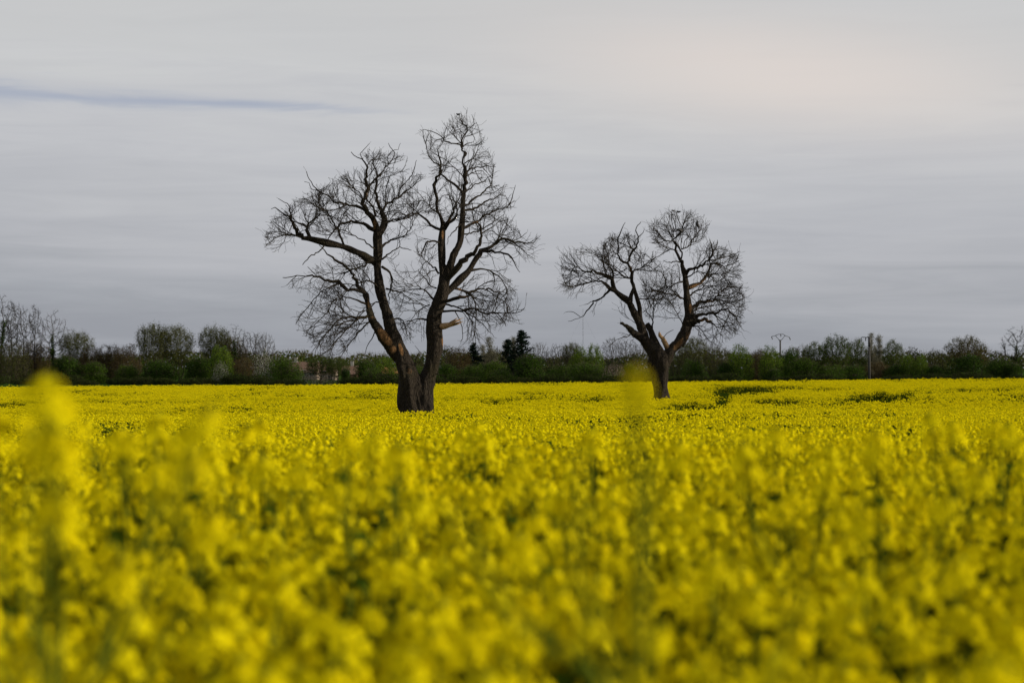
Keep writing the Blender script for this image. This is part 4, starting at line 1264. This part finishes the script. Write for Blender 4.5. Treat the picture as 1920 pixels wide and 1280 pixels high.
variants('lowbrown', lambda s_: make_kind('bush', 2.6, 6, 240 + s_, 420, 'bramble', 4600, .12, 900, .5, .05, 5, trunk_h=.1, tw=.016, step=.22, second='fol_green', sfrac=.15), 4)
variants('dark', lambda s_: make_dense(5, 7, 260 + s_, 'fol_dark', 6500, .15, 'fol_green', .2), 3)
variants('green', lambda s_: make_dense(5, 6, 280 + s_, 'fol_green', 5000, .14, 'fol_dark', .2), 3)
variants('bright', lambda s_: make_kind('bush', 5.5, 4.5, 300 + s_, 420, 'fol_bright', 3400, .12, 900, .6, .08, 4, trunk_h=.12, tw=.016, second='fol_green', sfrac=.4), 3)
variants('bloss', lambda s_: make_kind('bush', 5, 4.5, 320 + s_, 420, 'blossom', 1500, .085, 1200, .6, .07, 4, trunk_h=.1, tw=.016, second='fol_green', sfrac=.45), 2)
variants('pink', lambda s_: make_kind('bush', 3.5, 5, 340 + s_, 360, 'pinkbloss', 1100, .09, 1500, .5, .05, 5, trunk_h=.1, tw=.015, second='fol_dark', sfrac=.4), 2)
variants('conifer', lambda s_: make_conifer(9, 5, 360 + s_), 3)
variants('poplar', lambda s_: make_kind('column', 10, 1.6, 380 + s_, 420, 'fol_grey', 3600, .10, 1400, .6, .12, trunk_h=.2, tw=.015, woodmat='hwoodp'), 3)
variants('brownleaf', lambda s_: make_kind('round', 7, 8, 400 + s_, 700, 'fol_brown', 4200, .12, 2600, .6, .2, trunk_h=.18, tw=.016, second='fol_olive', sfrac=.4), 2)

NAMES = {'tall': ('bare_tree', 'tree'), 'tallivy': ('ivy_clad_tree', 'tree'), 'round': ('bare_tree', 'tree'), 'olive': ('budding_tree', 'tree'), 'openbud': ('budding_tree', 'tree'),
         'brown': ('bush', 'bush'), 'greybush': ('bush', 'bush'), 'lowbrown': ('hedge_shrub', 'shrub'), 'dark': ('bush', 'bush'), 'green': ('bush', 'bush'), 'bright': ('bush', 'bush'),
         'bloss': ('blossom_shrub', 'shrub'), 'pink': ('blossom_shrub', 'shrub'), 'conifer': ('conifer', 'tree'), 'poplar': ('poplar_tree', 'tree'), 'brownleaf': ('budding_tree', 'tree')}
cnt = {}
rt = random.Random(77)
def far_plant(kind_, x, top, wpx, D, label, group='trees and bushes lining the far edge of the field', name=None):
    i = cnt.get(kind_, 0); cnt[kind_] = i + 1
    tm, cm = K[kind_][i % len(K[kind_])]
    q = P(x, top, D)
    gz = float(ground_z(q.x, q.y)) - .05
    H = q.z - gz
    Wm = wpx / F * D
    h0, w0 = SZ[kind_]
    nm, cat = NAMES[kind_]
    root = empty(name or nm, (q.x, D, gz), rt.uniform(0, 2 * PI) if kind_ not in ('dark', 'green') else rt.choice((0, PI)) + rt.uniform(-.3, .3))
    tag(root, label, cat, group)
    root.scale = (Wm / w0, Wm / w0, H / h0)
    link_mesh('trunk', tm, root); link_mesh('crown', cm, root)
    return root

TREES = [
 # left end
 ('tallivy', 2, 553, 70, 318, 'tall bare ivy clad tree cut by the left photo edge'),
 ('tall', 22, 562, 50, 322, 'tall slender bare tree second from the left edge'),
 ('tall', 44, 566, 55, 318, 'tall slender bare tree, middle of the far left clump'),
 ('tall', 66, 574, 42, 324, 'straight slender bare tree with dark trunk in the far left clump'),
 ('tallivy', 100, 577, 66, 320, 'shorter bare tree with dark ivy, right end of the far left clump'),
 ('greybush', 20, 640, 80, 315, 'dark twiggy bush under the tall trees at the left edge'),
 ('brown', 66, 640, 80, 326, 'brown thicket behind the slender far left trunks'),
 ('dark', 118, 660, 84, 306, 'rounded dark green bush right of the tall far left trees'),
 ('olive', 142, 621, 70, 322, 'spreading olive budding tree right of the far left ivy tree'),
 ('brown', 172, 648, 60, 318, 'brown bush between the dark green bush and the reddish thicket'),
 ('brown', 205, 643, 62, 320, 'reddish brown thicket, left one of a pair'),
 ('brown', 238, 644, 62, 316, 'reddish brown thicket, right one of a pair'),
 ('green', 180, 676, 70, 306, 'low dull green bush in front of the left reddish thicket'),
 ('green', 240, 680, 60, 308, 'low green bush in front of the right reddish thicket'),
 ('olive', 287, 606, 66, 318, 'tall olive grey budding tree, left stem of a broad pair'),
 ('olive', 330, 609, 74, 320, 'tall olive grey budding tree, right stem of a broad pair'),
 ('dark', 300, 672, 90, 308, 'dark green bush beneath the pair of olive grey trees'),
 ('dark', 375, 664, 70, 306, 'dark green bush left of the bright yellow green shrub'),
 ('olive', 402, 611, 66, 322, 'olive budding tree behind the bright yellow green shrub'),
 ('tallivy', 441, 607, 60, 320, 'ivy wrapped tree with flat spreading bare top'),
 ('brownleaf', 430, 630, 70, 326, 'brownish tree filling in behind the ivy wrapped tree'),
 ('round', 474, 620, 62, 320, 'grey bare tree right of the ivy wrapped tree'),
 ('round', 496, 622, 46, 324, 'outermost grey bare tree above the white blossom'),
 ('bright', 414, 646, 52, 302, 'bright yellow green shrub with upright shoots'),
 ('bloss', 415, 676, 36, 300, 'green shrub dotted with white blossom below the yellow green one'),
 ('brown', 455, 668, 60, 308, 'dark olive bush between yellow green shrub and white blossom'),
 ('bloss', 494, 653, 46, 304, 'pale white blossoming tree left of the dark olive bush'),
 ('green', 530, 664, 82, 300, 'rounded olive green bush just left of the houses'),
 ('openbud', 602, 664, 66, 304, 'thin brown green tree standing before the pale houses'),
 ('openbud', 634, 670, 50, 302, 'small open tree right of the thin one before the houses'),
 ('pink', 610, 700, 60, 300, 'pale blossoming shrub low in front of the houses'),
 ('bloss', 578, 694, 34, 303, 'white flowering shrub beside the left house wall'),
 ('dark', 645, 688, 30, 299, 'small dark evergreen bush in front of the reddish house'),
 ('green', 685, 672, 62, 304, 'dull green bush right of the reddish house'),
 ('bright', 722, 668, 60, 312, 'fresh green tree behind the large bare trunk, left side'),
 ('green', 700, 688, 54, 300, 'low green bush left of the large bare trunk'),
 ('green', 780, 680, 50, 306, 'green bush seen between the two forked trunks'),
 ('greybush', 775, 664, 50, 322, 'grey bush seen high between the two forked trunks'),
 ('round', 838, 644, 46, 322, 'grey bare tree just right of the large forked trunk'),
 ('brown', 860, 648, 56, 316, 'brownish twiggy tree between the forked trunk and the small conifer'),
 ('green', 840, 680, 60, 302, 'low dark green bush right of the large forked trunk'),
 ('conifer', 888, 642, 64, 326, 'small dark conifer, leftmost of three'),
 ('poplar', 905, 634, 22, 348, 'short faint poplar between the small conifer and olive poplar'),
 ('poplar', 917, 621, 28, 330, 'olive poplar just right of the small conifer'),
 ('poplar', 946, 615, 22, 345, 'pale slender poplar, left of the tall dark conifer'),
 ('poplar', 963, 617, 24, 350, 'pale slender poplar directly behind the dark conifers'),
 ('greybush', 930, 650, 44, 336, 'grey twiggy bush between the olive poplar and the pale ones'),
 ('conifer', 953, 636, 66, 326, 'dark conifer leaning on the tallest one, middle of three'),
 ('conifer', 979, 617, 84, 322, 'tallest dark conifer of the three'),
 ('green', 885, 680, 70, 304, 'dull green bush below the small conifer'),
 ('green', 925, 672, 74, 308, 'olive green bush below the olive poplar'),
 ('dark', 945, 690, 60, 300, 'low dark bush left of the large round green one'),
 ('green', 992, 661, 92, 300, 'large round green bush below the tallest conifer'),
 ('round', 1011, 640, 42, 330, 'grey bare domed tree beside the tallest conifer'),
 ('round', 1046, 644, 54, 326, 'wider grey bare domed tree, second from the tallest conifer'),
 ('green', 1050, 680, 70, 306, 'dull green bush below the wider domed bare tree'),
 ('bright', 1088, 650, 46, 310, 'light green tree, left one of two near the thin mast'),
 ('bright', 1114, 644, 40, 308, 'bright green tree, right one of two near the thin mast'),
 ('olive', 1072, 642, 40, 328, 'grey budding tree behind the light green trees'),
 ('green', 1100, 676, 90, 302, 'broad green bush beneath the two light green trees'),
 ('round', 1148, 630, 46, 330, 'pale grey bare tree left of the smaller field tree'),
 ('round', 1178, 634, 50, 332, 'pale grey bare tree just behind the smaller field tree'),
 ('pink', 1152, 680, 50, 300, 'pale blossoming bush left of the smaller field tree'),
 ('green', 1176, 680, 50, 304, 'green bush right of a pale blossoming bush, by the smaller trunk'),
 ('round', 1206, 640, 60, 334, 'grey tree hidden behind the forks of the smaller field tree'),
 ('dark', 1215, 690, 50, 304, 'dark bush directly behind the smaller field trunk'),
 ('greybush', 1278, 650, 70, 318, 'tall grey bush right of the smaller field trunk'),
 ('olive', 1300, 632, 60, 322, 'tall olive tree behind the right crown of the smaller field tree'),
 ('pink', 1278, 706, 34, 296, 'low cream flowering shrub right of the smaller field trunk'),
 ('green', 1300, 668, 60, 306, 'dark green bush right of the smaller field trunk'),
 ('greybush', 1345, 646, 66, 316, 'olive grey bush left of the tall bright green one'),
 ('dark', 1352, 676, 56, 304, 'dark bush below the olive grey one, left of the bright green one'),
 ('bright', 1388, 643, 52, 304, 'tall bright green tree between field tree and first pylon'),
 ('brown', 1417, 655, 44, 312, 'brown bush between the bright green tree and the pylon'),
 ('greybush', 1428, 650, 40, 326, 'grey twigs rising behind the brown bush'),
 ('bright', 1446, 648, 48, 302, 'light green tree standing left against the arched pole'),
 ('dark', 1452, 690, 50, 300, 'dark bush at the foot of the arched pole'),
 ('green', 1482, 645, 44, 312, 'green tree immediately right of the arched pole'),
 ('greybush', 1505, 646, 50, 320, 'grey budding tree between the arched pole and the domed tree'),
 ('openbud', 1528, 640, 52, 318, 'olive budding tree left of the large open domed one'),
 ('green', 1505, 668, 80, 304, 'broad dark green bush right of the arched pole'),
 ('openbud', 1568, 627, 66, 314, 'large open domed budding tree between the two poles'),
 ('green', 1560, 680, 60, 302, 'green bush under the open domed budding tree'),
 ('openbud', 1607, 634, 44, 318, 'budding tree touching the straight pole on its left'),
 ('green', 1600, 680, 66, 304, 'low green bush left of the straight pole'),
 ('poplar', 1634, 613, 20, 334, 'pale poplar on the left of the tight pair beside the pole'),
 ('poplar', 1642, 624, 16, 336, 'short poplar between the tight pair beside the pole'),
 ('poplar', 1648, 612, 20, 332, 'pale poplar on the right of the tight pair beside the pole'),
 ('brown', 1645, 676, 60, 308, 'brown bush under the pair of poplars'),
 ('openbud', 1674, 636, 44, 318, 'olive budding tree right of the pair of poplars'),
 ('round', 1709, 647, 46, 320, 'bare grey tree two places right of the poplars'),
 ('bright', 1702, 664, 34, 304, 'small green tree, left one of two under the bare grey tree'),
 ('bright', 1726, 662, 30, 303, 'small green tree, right one of two under the bare grey tree'),
 ('dark', 1680, 680, 66, 306, 'dark green bush below the olive budding tree'),
 ('greybush', 1755, 654, 46, 316, 'grey twiggy bush left of the brown domed tree'),
 ('dark', 1760, 680, 66, 304, 'low dark bush left of the broad dark bush on the right'),
 ('brownleaf', 1812, 629, 84, 312, 'broad brown domed tree towards the right edge'),
 ('dark', 1812, 662, 90, 300, 'broad dark green bush beneath the brown domed tree'),
 ('dark', 1866, 668, 70, 302, 'dark green bush between the brown dome and the right edge tree'),
 ('round', 1868, 656, 40, 324, 'low bare tree between the brown dome and right edge tree'),
 ('tallivy', 1906, 609, 70, 308, 'tall bare tree with dark ivy at the right edge'),
 ('dark', 1908, 676, 60, 300, 'dark green bush below the right edge tree'),
]
for a in TREES:
    far_plant(*a)
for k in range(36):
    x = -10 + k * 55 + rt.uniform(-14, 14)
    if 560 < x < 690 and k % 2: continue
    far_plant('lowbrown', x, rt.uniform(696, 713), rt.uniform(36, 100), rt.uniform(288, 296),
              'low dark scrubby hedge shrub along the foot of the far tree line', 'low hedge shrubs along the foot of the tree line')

# ------------------------------------------------------------------ far wood on the rise behind (uncountable mass)
def distant_wood():
    rng = random.Random(9)
    wd, fo = MB(), MB()
    def top(x):
        t_ = 663 + 6 * math.sin(x * .013) + 3 * math.sin(x * .05 + 1)
        t_ -= 12 * math.exp(-((x - 545) / 38) ** 2) + 3 * math.exp(-((x - 660) / 30) ** 2)
        return t_
    x = -120.0
    while x < 2060:
        D = rng.uniform(560, 680)
        tp_ = top(x) + rng.uniform(-2, 5)
        q = P(x, tp_, D); gz = float(ground_z(q.x, q.y))
        H = q.z - gz; r = rng.uniform(3, 5.2)
        for _ in range(230):
            d = rv(rng).normalized() * rng.random() ** .35
            c = Vector((q.x + d.x * r * 1.2, D + d.y * r, gz + H * .58 + d.z * H * .42))
            leafcard(fo, c, rng.uniform(.28, .6), rng, rng.choice((0, 0, 1)))
        for _ in range(60):
            d = (rv(rng) + Vector((0, 0, .8))).normalized()
            sliver(fo, Vector((q.x, D, gz + H * .6)) + Vector((d.x * r, d.y * r, d.z * H * .34)), d, 1.6, .05, 2)
        fo.tube([Vector((q.x, D, gz)), Vector((q.x, D, gz + H * .6))], [.25, .15], 4, 2, False)
        x += rng.uniform(7, 13)
    o = fo.build('distant_wood', [M['fol_olive'], M['fol_dark'], M['hwood']], smooth=False)
    tag(o, 'distant grey green wood on the low rise behind the hedge', 'wood', kind='stuff')
distant_wood()

# ------------------------------------------------------------------ houses behind the hedge
def simple_mat(name, c1, c2, sc, rough=.9, bump=.3):
    m, t = mat(name)
    n = t.noise(t.node('ShaderNodeTexCoord').outputs['Object'], sc, 5, .6)
    return finish(m, t, pbsdf(t, t.mix(n, c1, c2), rough, bumpn(t, n, bump, .03), .2))
M['plaster'] = simple_mat('pale_plaster', (.17, .135, .11), (.26, .21, .17), 1.5)
M['redwall'] = simple_mat('reddish_wall', (.12, .07, .05), (.18, .11, .08), 1.5)
M['darkwall'] = simple_mat('dark_barn_wall', (.035, .035, .035), (.07, .066, .06), 2)
M['tile'] = simple_mat('brown_roof_tile', (.10, .062, .045), (.17, .11, .08), 2.5)
M['otile'] = simple_mat('orange_roof_tile', (.30, .12, .05), (.42, .20, .10), 2.5)
M['glass'] = simple_mat('dark_window_glass', (.01, .012, .015), (.02, .022, .025), 1, .15, 0)
M['whitep'] = simple_mat('white_paint', (.30, .29, .27), (.40, .39, .36), 3)
def house(xl, xr, ridge, eave, D, depth, wallm, roofm, label, wins, chim=None, name='house'):
    a = P(xl, eave, D); b = P(xr, ridge, D)
    cx = (a.x + b.x) / 2; wdt = b.x - a.x
    gz = float(ground_z(cx, D)) - .1
    root = empty(name, (cx, D, gz)); tag(root, label, 'house' if name == 'house' else 'barn', 'buildings behind the hedge')
    he = a.z - gz; hr = b.z - gz; x0, x1 = -wdt / 2, wdt / 2
    mb = MB(); mb.box(x0, x1, 0, depth, 0, he)
    mb.poly([Vector((x0, 0, he)), Vector((x0, depth / 2, hr - .1)), Vector((x0, depth, he))]); mb.poly([Vector((x1, 0, he)), Vector((x1, depth, he)), Vector((x1, depth / 2, hr - .1))])
    mb.build('wall', wallm, root, False)
    rf = MB(); th = .14; ov = .35
    sl = (hr - he) / (depth / 2)
    for sgn in (0, 1):
        y0 = -ov if not sgn else depth + ov; z0 = he - ov * sl; y1 = depth / 2
        q = [Vector((x0 - .3, y0, z0)), Vector((x1 + .3, y0, z0)), Vector((x1 + .3, y1, hr)), Vector((x0 - .3, y1, hr))]
        if sgn: q.reverse()
        up = Vector((0, 0, th))
        rf.poly([v + up for v in q]); rf.poly(list(reversed(q)))
        for i in range(4):
            j = (i + 1) % 4; rf.poly([q[i], q[j], q[j] + up, q[i] + up])
    ro = rf.build('roof', roofm, root, False)
    for (u, zb, w_, h_, kind_) in wins:
        wx = x0 + u * wdt
        fr = MB(); fr.box(wx - w_ / 2 - .08, wx + w_ / 2 + .08, -.05, -.003, zb - .08, zb + h_ + .08)
        f = fr.build('window' if kind_ == 'w' else 'door', M['whitep'], root, False)
        pn = MB(); pn.box(wx - w_ / 2, wx - .03, -.07, -.052, zb, zb + h_); pn.box(wx + .03, wx + w_ / 2, -.07, -.052, zb, zb + h_)
        pn.build('pane', M['glass'], f, False)
    if chim is not None:
        cxm = x0 + chim * wdt
        c = MB(); c.box(cxm - .35, cxm + .35, depth / 2 - .3, depth / 2 + .3, hr - .5, hr + .95); c.box(cxm - .42, cxm + .42, depth / 2 - .37, depth / 2 + .37, hr + .952, hr + 1.05)
        c.build('chimney', M['whitep'], ro, False)
house(540, 594, 679, 697, 420, 8, M['plaster'], M['tile'], 'long pale house with brown tiled roof left of the thin tree', [(.55, .9, .9, 1.1, 'w'), (.82, .9, .9, 1.1, 'w'), (.3, .9, .9, 1.1, 'w')], .2)
house(600, 628, 684, 699, 405, 7, M['plaster'], M['tile'], 'small pale house with white chimney behind the thin brown green tree', [(.3, .9, .9, 1.0, 'w'), (.7, 0.1, .9, 1.8, 'd')], .8)
house(642, 668, 686, 701, 430, 7, M['redwall'], M['tile'], 'reddish walled house right of the pale houses', [(.4, .9, .8, 1.0, 'w')], .6)
house(715, 752, 690, 699, 415, 7, M['darkwall'], M['otile'], 'dark barn with orange tiled roof behind the large bare trunk', [(.4, .1, 1.6, 1.6, 'd')], None, 'barn')

# ------------------------------------------------------------------ poles and mast
M['concrete'] = simple_mat('pole_concrete', (.04, .04, .04), (.07, .07, .068), 4)
M['steel'] = simple_mat('dark_steel', (.03, .03, .032), (.06, .06, .062), 6, .5)
def pole(px_, top_y, D, label, kind_):
    q = P(px_, top_y, D); gz = float(ground_z(q.x, D))
    root = empty('utility_pole', (q.x, D, gz)); tag(root, label, 'utility pole')
    H = q.z - gz; s_ = D / F
    mb = MB(); mb.tube([Vector((0, 0, 0)), Vector((0, 0, H))], [.19, .12], 8); mb.build('post', M['concrete'], root)
    def arm(pts, name='arm', r_=.045):
        b = MB(); b.tube([Vector(((x - px_) * s_, 0, (top_y - y) * s_ + H)) for x, y in pts], [r_] * len(pts), 5); b.build(name, M['steel'], root)
    if kind_ == 'arch':
        arm([(1463, 640), (1454, 629)]); arm([(1463, 640), (1472, 629)])
        arm([(1446.5, 631), (1454, 629), (1459, 626.6), (1468, 626.2), (1472, 629), (1480, 632)], 'arched_crossbar')
        arm([(1446.5, 631), (1448.5, 636)], 'insulator', .07); arm([(1480, 632), (1482, 637)], 'insulator', .07); arm([(1464, 626.5), (1464, 631)], 'insulator', .07)
    else:
        arm([(1630, 632.5), (1616, 632), (1614.5, 635)], 'crossarm', .06)
        arm([(1614.5, 635), (1615, 639)], 'insulator', .06); arm([(1623, 632.5), (1623, 639)], 'insulator', .07); arm([(1630, 632), (1630, 650)], 'cable_box', .2)
pole(1463, 637, 316, 'dark utility pole topped by an arched V shaped crossarm', 'arch')
pole(1630, 631, 286, 'straight concrete utility pole with a short one sided crossarm', 'side')
mq = P(1093, 578, 1500); mg = float(ground_z(mq.x, 1500))
root = empty('radio_mast', (mq.x, 1500, mg)); tag(root, 'thin faint guyed mast far behind the hedge between the two bare trees', 'mast')
b = MB()
Hm = mq.z - mg
for k in range(3):
    th = k * 2 * PI / 3
    b.tube([Vector((.4 * math.cos(th), .4 * math.sin(th), 0)), Vector((.4 * math.cos(th), .4 * math.sin(th), Hm))], [.03, .03], 4)
for k in range(int(Hm / 1.2)):
    th = k * 2 * PI / 3
    b.tube([Vector((.4 * math.cos(th), .4 * math.sin(th), k * 1.2)), Vector((.4 * math.cos(th + 2.094), .4 * math.sin(th + 2.094), k * 1.2 + 1.2))], [.03, .03], 3, 0, False)
b.build('lattice', M['concrete'], root)
for k in range(3):
    th = k * 2 * PI / 3 + .5
    g = MB(); g.tube([Vector((0, 0, Hm * .9)), Vector((25 * math.cos(th), 25 * math.sin(th), 0))], [.02, .02], 3); g.build('guy_wire', M['steel'], root)
